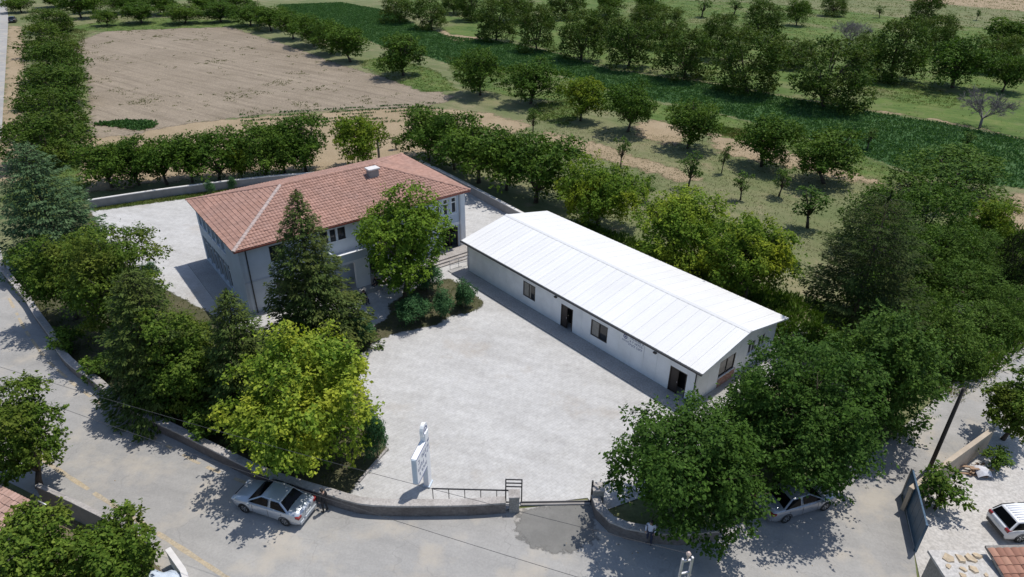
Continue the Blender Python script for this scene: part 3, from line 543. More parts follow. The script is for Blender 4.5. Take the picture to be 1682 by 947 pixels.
# ------------------------------------------------------------------ ground sheets
def smooth_noise(i, seed): return math.sin(i * 1.7 + seed) * .5 + math.sin(i * .63 + seed * 2.1) * .35 + math.sin(i * 3.9 + seed * .7) * .25
def sheet(name, pts, z, mat, jit=0.0, step=1.2, seed=1, parent=None, kind='structure'):
    out = []
    k = 0
    for i, a in enumerate(pts):
        b = pts[(i + 1) % len(pts)]
        a2 = Vector(a[:2]); b2 = Vector(b[:2]); d = b2 - a2; n = max(1, int(d.length / step)) if jit else 1
        nr = Vector((-d.y, d.x)).normalized() if d.length > 1e-6 else Vector((0, 0))
        for j in range(n):
            q = a2 + d * (j / n)
            if jit: q = q + nr * smooth_noise(k, seed) * jit
            out.append((q.x, q.y)); k += 1
    tris = tessellate_polygon([[Vector((x, y, 0)) for x, y in out]])
    me = bpy.data.meshes.new(name); me.from_pydata([(x, y, z) for x, y in out], [], [tuple(t) for t in tris]); me.update()
    bm = bmesh.new(); bm.from_mesh(me)
    for f in bm.faces:
        f.normal_update()
        if f.normal.z < 0: f.normal_flip()
    bm.to_mesh(me); bm.free()
    o = link(name, me, parent, mat)
    if parent is None and kind: o['kind'] = kind
    return o
def sdist(P_, poly):
    d = np.full(len(P_), 1e9); ins = np.zeros(len(P_), bool); n = len(poly); x, y = P_[:, 0], P_[:, 1]
    for i in range(n):
        a = np.array(poly[i][:2], float); b = np.array(poly[(i + 1) % n][:2], float); e = b - a
        t = np.clip(((P_ - a) @ e) / max(e @ e, 1e-9), 0, 1); d = np.minimum(d, np.linalg.norm(P_ - a - t[:, None] * e, axis=1))
        ins ^= ((a[1] > y) != (b[1] > y)) & (x < (b[0] - a[0]) * (y - a[1]) / (b[1] - a[1] + 1e-12) + a[0])
    return np.where(ins, d, -d)
def soft_sheet(name, poly, z, mat, cell, reach, kind='structure'):
    """gridded sheet carrying its distance to the outline, so the material can fray the border"""
    pa = np.array([p[:2] for p in poly], float); lo = pa.min(0) - reach; hi = pa.max(0) + reach
    nx, ny = int((hi[0] - lo[0]) / cell) + 2, int((hi[1] - lo[1]) / cell) + 2
    gx, gy = np.meshgrid(lo[0] + np.arange(nx) * cell, lo[1] + np.arange(ny) * cell); Q = np.stack([gx.ravel(), gy.ravel()], 1)
    d = sdist(Q, poly); keep = d > -reach - cell * 1.5
    idx = np.arange(nx * ny).reshape(ny, nx); q = np.stack([idx[:-1, :-1], idx[:-1, 1:], idx[1:, 1:], idx[1:, :-1]], -1).reshape(-1, 4)
    q = q[keep[q].all(1) & (d[q].max(1) > -reach)]
    used = np.unique(q); remap = -np.ones(nx * ny, int); remap[used] = np.arange(len(used))
    me = bpy.data.meshes.new(name); me.from_pydata([(a, b, z) for a, b in Q[used]], [], remap[q].tolist())
    at = me.attributes.new('edge', 'FLOAT', 'POINT'); at.data.foreach_set('value', np.clip(d[used], -8, 8).astype(np.float32)); me.update()
    o = link(name, me, None, mat)
    if kind: o['kind'] = kind
    return o
sheet('ground', [(-1500, -300), (1500, -300), (1500, 2500), (-1500, 2500)], 0.0, M['ground'])
soft_sheet('bare_soil_strip', SOIL2, .004, M['tan'], 1.0, 2.5)
soft_sheet('ploughed_field', SOIL, .012, M['soil'], 1.2, 2.0)
soft_sheet('crop_field', CROP, .008, M['cropsoil'], 1.2, 1.6)
for i, g in enumerate(TAN): soft_sheet('bare_soil_patch', g, .016 + .001 * i, M['tan'], 1.0, 2.5)
for i, g in enumerate(GREEN): soft_sheet('grass_patch', g, .026 + .001 * i, M['green'], 1.0, 2.4)
sheet('road', ROAD, .036, M['road'])
soft_sheet('gate_ramp', RAMP, .040, M['patch'], .25, .8)
sheet('yard', YARD, .044, M['yard'])
soft_sheet('garden_bed', BED, .060, M['bed'], .4, .45)
soft_sheet('entrance_bed', BED2, .064, M['bed'], .3, .45)
soft_sheet('grass_strip', GRASSSTRIP, .068, M['green2'], .4, .6)
sheet('courtyard', COURT, .040, M['court'])
soft_sheet('corner_plot', LOTBL, .042, M['plot'], .4, .6)
def ribbon(name, pts, w, z, mat, broken=None, kind='structure'):
    mb = MB(); P_ = []
    for i in range(len(pts) - 1):
        a, b = Vector(pts[i][:2]), Vector(pts[i + 1][:2]); n = max(2, int((b - a).length / .5))
        P_ += [a.lerp(b, j / n) for j in range(n)]
    P_.append(Vector(pts[-1][:2]))
    for i in range(len(P_) - 1):
        if broken and broken(i): continue
        d = (P_[i + 1] - P_[i]).normalized(); n = Vector((-d.y, d.x)) * w / 2
        ja = 1 + .25 * smooth_noise(i, 3); jb = 1 + .25 * smooth_noise(i + 1, 3)
        a, b = P_[i], P_[i + 1]
        mb.add([(*(a - n * ja), z), (*(b - n * jb), z), (*(b + n * jb), z), (*(a + n * ja), z)], [(0, 1, 2, 3)])
    o = mb.build(name, mat); o['kind'] = kind; return o
ribbon('road_edge_line', LINE1, .24, .040, M['line'], lambda i: smooth_noise(i, 9) < -.75)
ribbon('road_edge_line', LINE2, .2, .040, M['line'], lambda i: smooth_noise(i, 4) < -.1)

# ------------------------------------------------------------------ walls
def wall_strip(pts, h, w, z0=0.0):
    mb = MB(); n = len(pts); V = [Vector(p[:2]) for p in pts]; vs = []; fs = []
    for i in range(n):
        d = (V[min(i + 1, n - 1)] - V[max(i - 1, 0)]).normalized(); nr = Vector((-d.y, d.x)) * w / 2
        a, b = V[i] - nr, V[i] + nr
        hh = h if not isinstance(h, (list, tuple)) else h[i]
        vs += [(a.x, a.y, z0), (a.x, a.y, hh), (b.x, b.y, hh), (b.x, b.y, z0)]
    for i in range(n - 1):
        k = i * 4
        for j in range(3): fs.append((k + j, k + j + 4, k + j + 5, k + j + 1))
    fs.append((0, 1, 2, 3)); e = (n - 1) * 4; fs.append((e + 3, e + 2, e + 1, e))
    return mb.add(vs, fs)
def dense(pts, step=.8, amp=0.0):
    out = []
    # Catmull-Rom through the points
    P_ = [Vector(p[:2]) for p in pts]
    for i in range(len(P_) - 1):
        p0 = P_[max(i - 1, 0)]; p1 = P_[i]; p2 = P_[i + 1]; p3 = P_[min(i + 2, len(P_) - 1)]
        n = max(1, int((p2 - p1).length / step))
        for j in range(n):
            t = j / n
            q = .5 * ((2 * p1) + (p2 - p0) * t + (2 * p0 - 5 * p1 + 4 * p2 - p3) * t * t + (3 * p1 - p0 - 3 * p2 + p3) * t ** 3)
            out.append(q)
    out.append(P_[-1]); return out
def boundary_wall(label, pts, h, w, capw, caph, mb_, mc_, step=.8):
    d = dense(pts, step); c = d[len(d) // 2]
    e = empty('boundary_wall', (c.x, c.y, 0)); tag(e, label, 'wall')
    dl = [q - c for q in d]
    wall_strip(dl, h - caph, w).build('wall_body', mb_, e)
    o = wall_strip(dl, h, capw, h - caph + .001).build('coping', mc_, e); bevel_obj(o, .02, 2)
    return e
boundary_wall('long curved concrete wall with broad coping between the road and the yard trees', WALL, .92, .40, .50, .12, M['wallbody'], M['coping'])
boundary_wall('low concrete wall curving away right of the yard gate under the big tree', RWING, .92, .40, .48, .12, M['wallbody'], M['coping'])
boundary_wall('grey wall with white top running behind the red-roofed house at upper left', BACKWALL, 1.1, .22, .34, .10, M['wallgrey'], M['wallwhite'], 2)
boundary_wall('grey wall with white top running right of the red-roofed house toward the prefab', SIDEWALL, 1.1, .25, .36, .10, M['wallgrey'], M['wallwhite'], 2)
boundary_wall('tan plastered wall between the lane and the concrete courtyard', PWALL, 1.8, .20, .28, .08, M['tanwall'], M['tanwall'], 2)
boundary_wall('dark grey block wall beside the road at the bottom left plot', BLWALL, 1.6, .20, .26, .08, M['wallgrey'], M['coping'], 1)
boundary_wall('short white wall end below the bushy tree at the bottom left', BLWALL2, 1.2, .22, .28, .08, M['whitewall'], M['wallwhite'], 1)
kb = MB(); kb.add(*[(lambda m: (m.v, m.f))(wall_strip(dense(KERB, .5), .17, .14, .05))][0])
tag(kb.build('kerb_stone', M['coping']), 'short concrete kerb edging the garden bed beside the yard sign', 'kerb')

# gate pillars, threshold and sliding gate
def pillar(label, x, y, rz, w=.55, h=1.25):
    e = empty('gate_pillar', (x, y, .03), rz); tag(e, label, 'pillar', 'pillars of the yard gate')
    MB().box(-w/2, w/2, -w/2, w/2, 0, h - .10).build('shaft', M['conc'], e)
    bevel_obj(MB().box(-w/2 - .04, w/2 + .04, -w/2 - .04, w/2 + .04, h - .098, h).build('cap_stone', M['coping'], e), .02)
GA, GB = Vector(GATEP[:2]), Vector(GATEP2[:2])
grz = math.atan2(GB.y - GA.y, GB.x - GA.x)
pillar('grey gate pillar at the end of the front wall, beside the black gate frame', GA.x - .12, GA.y - .38, grz)
pillar('dark gate pillar right of the opening, in the shade of the big tree', GB.x + .35, GB.y - .05, grz, .6, 1.35)
th = empty('gate_threshold', (GA.x, GA.y, .03), grz); tag(th, 'dark low gate track lying across the yard entrance', 'gate track')
Lg = (GB - GA).length
bevel_obj(MB().box(.25, Lg - .02, -.16, .12, 0, .10).build('curb', M['wallgrey'], th), .02)
MB().box(.25, Lg - .02, -.03, .03, .101, .16).build('rail', M['darkmetal'], th)
# sliding gate parked behind the wall
ga = empty('sliding_gate', (GA.x - .15, GA.y - .02, .06), PI - .02); tag(ga, 'black steel sliding gate standing open behind the front wall', 'gate')
MB().box(0, 4.6, -.03, .03, 1.02, 1.08).build('top_rail', M['darkmetal'], ga)
MB().box(0, 4.6, -.03, .03, .10, .16).build('bottom_rail', M['darkmetal'], ga)
bar = MB().box(-.02, .02, -.02, .02, .162, 1.018).mesh('bar'); bar.materials.append(M['darkmetal'])
for i in range(6):
    o = link('upright', bar, ga); o.location = (.05 + i * .9, 0, 0)
fr = MB()
for x in (-.45, .45): fr.box(x - .035, x + .035, -.20, -.13, 0, 1.75)
for z in (1.72, 1.45, 1.18): fr.box(-.414, .414, -.19, -.14, z - .03, z + .03)
fr.build('guide_frame', M['darkmetal'], ga)
gp = empty('gate_post', (GB.x + .02, GB.y + .02, .03)); tag(gp, 'black steel catch post standing at the right side of the gate opening', 'post')
MB().box(-.05, .05, -.05, .05, 0, 1.7).build('upright', M['darkmetal'], gp)
MB().box(-.02, .02, -.12, -.052, .4, 1.6).build('catch_plate', M['darkmetal'], gp)

# ------------------------------------------------------------------ generic wall with openings (local x along, z up, outside towards -y)
def wall_mesh(name, L, H, openings, thick, mat, parent, z0=0.0, x0=0.0):
    xs = sorted({x0, L} | {v for o in openings for v in (o[0], o[1])}); zs = sorted({z0, H} | {v for o in openings for v in (o[2], o[3])})
    def hole(i, j):
        if i < 0 or j < 0 or i >= len(xs) - 1 or j >= len(zs) - 1: return None
        cx, cz = (xs[i] + xs[i+1]) / 2, (zs[j] + zs[j+1]) / 2
        return any(o[0] < cx < o[1] and o[2] < cz < o[3] for o in openings)
    mb = MB()
    for i in range(len(xs) - 1):
        for j in range(len(zs) - 1):
            a, b, c, d = xs[i], xs[i+1], zs[j], zs[j+1]
            if hole(i, j):
                for (di, dj, q) in ((-1, 0, [(a,0,c),(a,0,d),(a,thick,d),(a,thick,c)]), (1, 0, [(b,0,c),(b,thick,c),(b,thick,d),(b,0,d)]),
                                    (0, -1, [(a,0,c),(a,thick,c),(b,thick,c),(b,0,c)]), (0, 1, [(a,0,d),(b,0,d),(b,thick,d),(a,thick,d)])):
                    if hole(i + di, j + dj) is False: mb.add(q, [(0, 1, 2, 3)])
            else:
                mb.add([(a,0,c),(b,0,c),(b,0,d),(a,0,d)], [(0,1,2,3)])
                mb.add([(a,thick,c),(a,thick,d),(b,thick,d),(b,thick,c)], [(0,1,2,3)])
    mb.add([(x0,0,z0),(x0,0,H),(x0,thick,H),(x0,thick,z0)], [(0,1,2,3)]); mb.add([(L,0,z0),(L,thick,z0),(L,thick,H),(L,0,H)], [(0,1,2,3)])
    return mb.build(name, mat, parent)
def window(parent, o, fm, gm, mull=1, trans=0, depth=.12, sill=True, fw=.06, curtain=None, name='window'):
    a, b, c, d = o
    mb = MB()
    mb.box(a, a + fw, depth, depth + .06, c, d); mb.box(b - fw, b, depth, depth + .06, c, d)
    mb.box(a + fw, b - fw, depth, depth + .06, c, c + fw); mb.box(a + fw, b - fw, depth, depth + .06, d - fw, d)
    for k in range(mull):
        x = a + (b - a) * (k + 1) / (mull + 1); mb.box(x - fw/2, x + fw/2, depth + .003, depth + .057, c + fw, d - fw)
    for k in range(trans):
        z = c + (d - c) * .68; mb.box(a + fw, b - fw, depth + .005, depth + .055, z - fw/2, z + fw/2)
    w = mb.build(name, fm, parent)
    MB().add([(a + fw/2, depth + .04, c + fw/2), (b - fw/2, depth + .04, c + fw/2), (b - fw/2, depth + .04, d - fw/2), (a + fw/2, depth + .04, d - fw/2)], [(0,1,2,3)]).build('pane', gm, w)
    if curtain:
        x1 = a + (b - a) * curtain; xx = a + fw
        mb2 = MB(); n = 8
        for k in range(n):
            p, q = xx + (x1 - xx) * k / n, xx + (x1 - xx) * (k + 1) / n
            mb2.add([(p, depth + .034 - .006 * (k % 2), c + fw), (q, depth + .034 - .006 * ((k + 1) % 2), c + fw), (q, depth + .034 - .006 * ((k + 1) % 2), d - fw), (p, depth + .034 - .006 * (k % 2), d - fw)], [(0,1,2,3)])
        mb2.build('curtain', M['curtain'], w)
    if sill: bevel_obj(MB().box(a - .06, b + .06, -.06, depth - .001, c - .06, c - .002).build('sill', M['frame'], w), .01)
    return w
def side_frame(parent, x, y, rz):          # a sub-frame so the wall builder can work on each face; its meshes are re-parented to the building
    return Matrix.Translation((x, y, 0)) @ Matrix.Rotation(rz, 4, 'Z')
def bake(objs, mtx):
    for o in objs: o.data.transform(mtx); o.data.update()
def collect(e, before): return [o for o in bpy.data.objects if o.name not in before and o.type == 'MESH']

# ------------------------------------------------------------------ white prefab
AX, AY, AR = -4.4705, 55.2878, math.radians(-49.136)
pf = empty('prefab_building', (AX, AY, 0.03), AR)
tag(pf, 'long white single-storey prefab with shallow white roof and dark gutter', 'building')
X0, X1, D_, EH, RH = .64, 25.75, 10.0, 3.05, 4.05
F_OPEN = {'w': [(8.27, 9.76, .86, 2.28), (16.1, 17.78, .86, 2.28)], 'd': [(12.84, 14.15, .06, 2.12), (23.6, 25.0, .06, 2.12)]}
def panel_wall(parent, L0, L1, Hf, opens, wpan, mtx, core=True):
    """wall of upright panels with open joints over a grey core, openings cut"""
    made = []
    br = [L0]
    for o in sorted(opens): br += [o[0], o[1]]
    br.append(L1); br = sorted(set(br)); cols = []
    for a, b in zip(br, br[1:]):
        inside = [o for o in opens if o[0] <= a + 1e-6 and o[1] >= b - 1e-6]
        n = 1 if inside else max(1, round((b - a) / wpan))
        for k in range(n): cols.append((a + (b - a) * k / n, a + (b - a) * (k + 1) / n, inside))
    for a, b, ins in cols:
        g = .007
        def pan(za, zb, zc):
            vs = [(a+g,0,za),(b-g,0,za),(b-g,0,zc),(a+g,0,zb),(a+g,.08,za),(b-g,.08,za),(b-g,.08,zc),(a+g,.08,zb)]
            o = MB().add(vs, [(0,1,2,3),(7,6,5,4),(0,4,5,1),(1,5,6,2),(2,6,7,3),(3,7,4,0)]).build('wall_panel', M['panel'], parent); made.append(o)
        if ins:
            o = ins[0]
            if o[2] > .1: pan(0, o[2], o[2])
            pan(o[3], Hf(a), Hf(b))
        else: pan(0, Hf(a), Hf(b))
    bake(made, mtx)
I4 = Matrix.Identity(4)
panel_wall(pf, X0, X1, lambda x: EH, F_OPEN['w'] + F_OPEN['d'], 1.1, I4)
o = wall_mesh('wall_core', X1 - .01, EH - .01, F_OPEN['w'] + [(a, b, .001, d) for a, b, c, d in F_OPEN['d']], .10, M['joint'], pf, 0, X0 + .01); bake([o], Matrix.Translation((0, .03, 0)))
for w_, cu in zip(F_OPEN['w'], (.62, .5)): window(pf, w_, M['brownframe'], M['glass'], 1, 0, .02, False, .09, cu)
for (a, b, c, d), dx in zip(F_OPEN['d'], (0, 0)):
    mb = MB().box(a, a + .07, .0, .10, .06, d); mb.box(b - .07, b, .0, .10, .06, d); mb.box(a + .07, b - .07, .0, .10, d - .07, d)
    dr = mb.build('door_frame', M['brownframe'], pf)
    lf = MB().box(a + .07, a + (b - a) * .5, .05, .09, .07, d - .07)
    lf.box(a + .12, a + (b - a) * .46, .035, .049, .25, 1.0); lf.box(a + .12, a + (b - a) * .46, .035, .049, 1.15, 1.95)
    lf.build('door_leaf', M['brownframe'], dr)
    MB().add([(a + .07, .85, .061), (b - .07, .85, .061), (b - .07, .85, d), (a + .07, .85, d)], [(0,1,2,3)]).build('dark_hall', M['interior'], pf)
    MB().box(a + (b - a) * .47, a + (b - a) * .49, .0, .034, 1.0, 1.12).build('handle', M['galv'], dr)
gable = lambda y: EH + (RH - EH) * (1 - abs(y - D_ / 2) / (D_ / 2)) - .02
# gable ends, panels running up to the roof slope
for nm, mtx, opens in (('r', Matrix.Translation((X1 - .002, 0, 0)) @ Matrix.Rotation(PI / 2, 4, 'Z'), [(2.7, 4.6, .95, 2.3), (6.2, 7.2, 1.3, 2.35), (7.5, 8.5, 1.3, 2.35)]),
                       ('l', Matrix.Translation((X0 + .002, 0, 0)) @ Matrix.Rotation(PI / 2, 4, 'Z') @ Matrix.Scale(-1, 4, (0, 1, 0)), [])):
    brk = sorted({.1, D_ - .1, D_ / 2})
    panel_wall(pf, .1, D_ / 2, gable, [o for o in opens if o[1] < D_ / 2], 1.2, mtx)
    panel_wall(pf, D_ / 2, D_ - .1, gable, [o for o in opens if o[0] > D_ / 2], 1.2, mtx)
    before = {o.name for o in bpy.data.objects}
    c_ = wall_mesh('wall_core', D_ - .11, EH - .01, opens, .10, M['joint'], pf, 0, .11); bake([c_], mtx @ Matrix.Translation((0, .03, 0)))
    for o_ in opens:
        before = {o.name for o in bpy.data.objects}
        window(pf, o_, M['brownframe'] if o_[1] < 5 else M['frame'], M['glass'], 1, 0, .02, True, .07, None)
        bake(collect(pf, before), mtx)
    MB().add([(.12, .09, EH - .02), (D_ - .12, .09, EH - .02), (D_ / 2, .09, RH - .05)], [(0, 1, 2)]).build('gable_core', M['joint'], pf).data.transform(mtx)
bk = wall_mesh('back_wall', X1 - .1, EH, [], .10, M['panel'], pf, 0, X0 + .1); bake([bk], Matrix.Translation((0, D_ - .1, 0)))
# brick facing below the gable window
bkm = MB()
for r_ in range(13):
    for c2 in range(10):
        y_ = 2.72 + .1 + c2 * .2 + (.1 if r_ % 2 else 0); bkm.box(X1 + .002, X1 + .047, y_ - .094, y_ + .094, .105 + r_ * .064, .105 + r_ * .064 + .056)
bkm.build('brick_facing', M['brick'], pf)['kind'] = 'stuff'
# roof panels: 1 m sheets with ribs on both slopes
RX0, RX1, OV = 0.12, 26.28, .34
sl = math.atan2(RH - EH, D_ / 2); SLn = (D_ / 2 + OV) / math.cos(sl); npan = 26; pw = (RX1 - RX0) / npan
def roof_panel_mesh():
    prof = [(.006, 0)]
    for k in range(2):
        c0 = pw * (k + .5) / 2
        prof += [(c0 - .05, 0), (c0 - .02, .015), (c0 + .02, .015), (c0 + .05, 0)]
    prof.append((pw - .006, 0)); n = len(prof); vs = []; fs = []
    for s in (0, SLn):
        vs += [(x, s, z + .10) for x, z in prof] + [(x, s, 0) for x, z in prof]
    for i in range(n - 1):
        fs += [(i, i + 1, 2*n + i + 1, 2*n + i), (n + i, 3*n + i, 3*n + i + 1, n + i + 1), (i, n + i, n + i + 1, i + 1), (2*n + i, 2*n + i + 1, 3*n + i + 1, 3*n + i)]
    fs += [(0, 2*n, 3*n, n), (n - 1, 2*n - 1, 4*n - 1, 3*n - 1)]
    me = MB().add(vs, fs).mesh('roof_panel'); me.materials.append(M['roofwhite']); return me
rpm = roof_panel_mesh()
for k in range(npan):
    for side in (0, 1):
        o = link('roof_panel', rpm, pf)
        zoff = EH - OV * math.tan(sl) + .005
        if side == 0:
            o.matrix_local = Matrix.Translation((RX0 + k * pw, -OV, zoff)) @ Matrix.Rotation(sl, 4, 'X')
        else:
            o.matrix_local = Matrix.Translation((RX0 + (k + 1) * pw, D_ + OV, zoff)) @ Matrix.Rotation(PI, 4, 'Z') @ Matrix.Rotation(sl, 4, 'X')
rc = MB().add([(RX0, D_/2 - .22, RH + .085), (RX1, D_/2 - .22, RH + .085), (RX1, D_/2, RH + .165), (RX0, D_/2, RH + .165), (RX0, D_/2 + .22, RH + .085), (RX1, D_/2 + .22, RH + .085)], [(0,1,2,3), (3,2,5,4)])
rc.build('ridge_cap', M['roofwhite'], pf)
# gutter, downpipe, barge boards
zg = EH - OV * math.tan(sl)
MB().box(RX0, RX1, -OV - .12, -OV - .004, zg - .06, zg + .07).build('gutter', M['gutter'], pf)
MB().tube([(X1 - .03, -OV - .06, zg - .05), (X1 - .03, -.09, zg - .35), (X1 - .03, -.09, .25), (X1 - .03, -.2, .12)], .045, 8).build('downpipe', M['gutter'], pf)
MB().tube([(X0 + .05, -OV - .06, zg - .05), (X0 + .05, -.07, zg - .35), (X0 + .05, -.07, .25)], .04, 8).build('downpipe', M['galv'], pf)
for y_, s_ in ((0, 1), (0, -1)):
    yy = D_ / 2
    e0 = -OV if s_ > 0 else D_ + OV
    MB().add([(RX1 + .004, e0, zg), (RX1 + .004, yy, RH), (RX1 + .004, yy, RH + .115), (RX1 + .004, e0, zg + .115), (RX1 + .03, e0, zg), (RX1 + .03, yy, RH), (RX1 + .03, yy, RH + .115), (RX1 + .03, e0, zg + .115)],
             [(0,3,2,1),(4,5,6,7),(0,1,5,4),(3,7,6,2)]).build('barge_board', M['panel'], pf)
for i, x in enumerate((12.23, 22.23)):
    l_ = MB().box(x - .12, x + .12, -.16, -.002, 2.42, 2.52).build('wall_lamp', M['darkmetal'], pf)
    MB().box(x - .10, x + .10, -.15, -.01, 2.395, 2.418).build('lamp_glass', M['lamp'], l_)
# printed sign panel: emblem and two lines of blue lettering (illegible at this distance)
sg = MB().box(19.15, 21.25, -.03, -.003, 1.75, 2.72).build('sign_board', M['panel'], pf)
def disc(mb, cx, cz, r0, r1, y, n=20):
    vs = []; fs = []
    for k in range(n):
        t = 2 * PI * k / n; vs += [(cx + r0 * math.cos(t), y, cz + r0 * math.sin(t)), (cx + r1 * math.cos(t), y, cz + r1 * math.sin(t))]
    for k in range(n):
        j = (k + 1) % n; fs.append((2*k, 2*k + 1, 2*j + 1, 2*j))
    mb.add(vs, fs)
def glyph_row(mb, x0, x1, z0, h, y, seed, gap=.25):
    r = random.Random(seed); x = x0
    while x < x1 - h * .5:
        w = h * r.uniform(.45, .75); t = h * .2
        if r.random() < .14: x += h * .5; continue
        k = r.randrange(5)
        def q(a, b, c, d): mb.add([(x + a*w, y, z0 + c*h), (x + b*w, y, z0 + c*h), (x + b*w, y, z0 + d*h), (x + a*w, y, z0 + d*h)], [(0,1,2,3)])
        q(0, .28, 0, 1)
        if k in (0, 2, 4): q(.28, 1, .8, 1)
        if k in (0, 1, 3): q(.28, 1, 0, .2)
        if k in (2, 3): q(.28, .85, .42, .6)
        if k in (1, 4): q(.72, 1, .2, .8)
        x += w + h * gap
eb = MB(); disc(eb, 19.5, 2.42, .12, .19, -.0335); disc(eb, 19.5, 2.42, .0, .07, -.0335); glyph_row(eb, 19.25, 19.85, 2.02, .12, -.0335, 2)
eb.build('emblem', M['signblue'], sg)
tb = MB(); glyph_row(tb, 19.95, 21.2, 2.45, .17, -.0335, 5); glyph_row(tb, 19.95, 21.2, 2.17, .17, -.0335, 6); glyph_row(tb, 19.85, 21.2, 1.88, .17, -.0335, 7)
tb.build('lettering', M['signblue'], sg)['kind'] = 'stuff'
# apron slab round the prefab
ap = MB().box(X0 - 1.2, X1 + 1.0, -1.5, -.002, -.02, .10)
ap.box(X1 + .006, X1 + 1.0, -.0, D_, -.02, .10)
tag(bevel_obj(ap.build('concrete_apron', M['apron'], pf), .02), None)

# ------------------------------------------------------------------ house with red tiled hip roof
BX, BY, BR = -21.459, 46.720, math.radians(37.69)
hs = empty('house', (BX, BY, 0.03), BR); tag(hs, 'two-storey pale blue-grey house with red tiled hip roof', 'building')
HL, HD, HE, HR, HO = 21.25, 12.25, 6.12, 8.10, .42
fo = [(18.02, 18.55, 4.0, 5.65), (18.85, 19.42, 4.0, 5.65), (19.75, 20.35, 4.0, 5.65), (18.6, 20.45, .05, 2.6),
      (6.7, 7.4, 4.5, 5.62), (7.6, 8.1, 4.5, 5.62), (8.3, 9.0, 4.5, 5.62), (10.9, 12.7, .05, 2.5), (13.6, 14.4, 4.2, 5.6), (14.9, 15.7, 4.2, 5.6), (2.4, 3.6, 4.2, 5.6), (2.4, 3.8, 1.0, 2.5), (4.6, 6.2, 1.0, 2.5), (14.0, 16.0, 1.0, 2.5)]
wall_mesh('front_wall', HL, HE, fo, .25, M['bluegrey'], hs)
for o_ in fo:
    if o_[2] < .5:
        a, b, c, d = o_
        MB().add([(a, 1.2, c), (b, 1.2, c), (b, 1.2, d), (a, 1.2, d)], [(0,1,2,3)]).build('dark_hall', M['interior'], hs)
        mb = MB().box(a, a + .08, .12, .2, c, d); mb.box(b - .08, b, .12, .2, c, d); mb.box(a + .08, b - .08, .12, .2, d - .08, d); mb.box((a+b)/2 - .03, (a+b)/2 + .03, .13, .19, c, d - .08)
        mb.build('door_frame', M['brownframe'], hs)
    else: window(hs, o_, M['frame'] if o_[0] > 9.5 or o_[2] < 4 else M['brownframe'], M['glass'], 0 if o_[1] - o_[0] < 1 else 1, 1 if o_[0] > 17 else 0, .05, True, .10 if o_[0] > 17 else .06)
MB().box(17.6, HL + .002, -.04, -.002, 2.75, 3.05).build('floor_band', M['whitewall'], hs)
MB().box(.0, 6.9, -.03, -.002, 2.9, 3.05).build('floor_band', M['band'], hs)
def quoin(x0, x1, y0, y1): return MB().box(x0, x1, y0, y1, 0, HE - .02).build('corner_pilaster', M['whitewall'], hs)
quoin(HL - .45, HL + .035, -.035, .5)
MB().tube([(HL - .6, -.07, HE - .1), (HL - .6, -.07, .1)], .05, 8).build('downpipe', M['galv'], hs)
MB().tube([(.55, -.08, HE - .1), (.55, -.08, .1)], .05, 8).build('downpipe', M['gutter'], hs)
# left (shaded) end wall: upper windows, glazed ground floor
before = {o.name for o in bpy.data.objects}
lo_ = [(HD - 11.6 + k * 1.30, HD - 11.6 + k * 1.30 + .95, 4.0, 5.5) for k in range(6)]
lo_ = [(a, b, c, d) for a, b, c, d in lo_ if b < HD - 3.7]
lg = [(.5 + k * 1.32, .5 + k * 1.32 + 1.2, .45, 2.9) for k in range(6)]
wall_mesh('end_wall', HD, HE, lo_ + lg, .25, M['bluegrey'], hs)
for o_ in lo_: window(hs, o_, M['frame'], M['glass'], 1, 0, .12)
for o_ in lg: window(hs, o_, M['frame'], M['glass'], 1, 1, .12, False, .05)
bake(collect(hs, before), Matrix.Translation((.002, HD, 0)) @ Matrix.Rotation(-PI / 2, 4, 'Z'))
before = {o.name for o in bpy.data.objects}
ro_ = [(1.5 + k * 2.6, 2.9 + k * 2.6, c, c + 1.4) for k in range(4) for c in (1.0, 4.1)]
wall_mesh('end_wall', HD, HE, ro_, .25, M['bluegrey'], hs)
for o_ in ro_: window(hs, o_, M['frame'], M['glass'], 1, 0, .14)
bake(collect(hs, before), Matrix.Translation((HL - .002, 0, 0)) @ Matrix.Rotation(PI / 2, 4, 'Z'))
b_ = wall_mesh('back_wall', HL - .01, HE, [], .2, M['bluegrey'], hs, 0, .01); bake([b_], Matrix.Translation((0, HD - .2, 0)))
MB().box(.26, HL - .26, .26, HD - .26, 2.8, 3.0).build('floor_slab', M['interior'], hs)
# porch: balcony slab, parapet, two white wing walls, steps
MB().box(7.0, 12.9, -1.9, -.002, 3.05, 3.25).build('balcony_slab', M['whitewall'], hs)
bp = MB().box(7.0, 12.9, -1.9, -1.78, 3.252, 3.95); bp.box(7.0, 7.12, -1.779, -.003, 3.252, 3.95); bp.box(12.78, 12.9, -1.779, -.003, 3.252, 3.95)
bp.build('parapet', M['bluegrey'], hs)
bevel_obj(MB().box(6.95, 12.95, -1.95, -1.73, 3.952, 4.03).build('parapet_coping', M['whitewall'], hs), .01)
for x in (8.75, 12.5):
    MB().box(x, x + (1.25 if x < 9 else .35), -1.85, -1.5, .0, 3.048).build('porch_column', M['whitewall'], hs)
st_ = MB()
for k in range(3): st_.box(10.6 - .3 * 0, 13.6, -2.9 - .35 * k, -2.55 - .35 * k + (.349 if k == 0 else -.001) , -.02, .45 - .15 * k)
st_.box(7.0, 13.6, -2.54, -.004, -.02, .45); st_.build('porch_floor', M['apron'], hs)
tr_ = MB().box(16.4, 21.2, -1.5, -.05, -.02, .42)
for k in range(2): tr_.box(16.4, 21.2, -1.5 - .35 * (k + 1), -1.501 - .35 * k, -.02, .28 - .14 * k)
bevel_obj(tr_.build('terrace_steps', M['coping'], hs), .015)
MB().box(-.35, HL + .3, -.5, -.006, -.02, .09).build('plinth', M['apron'], hs)
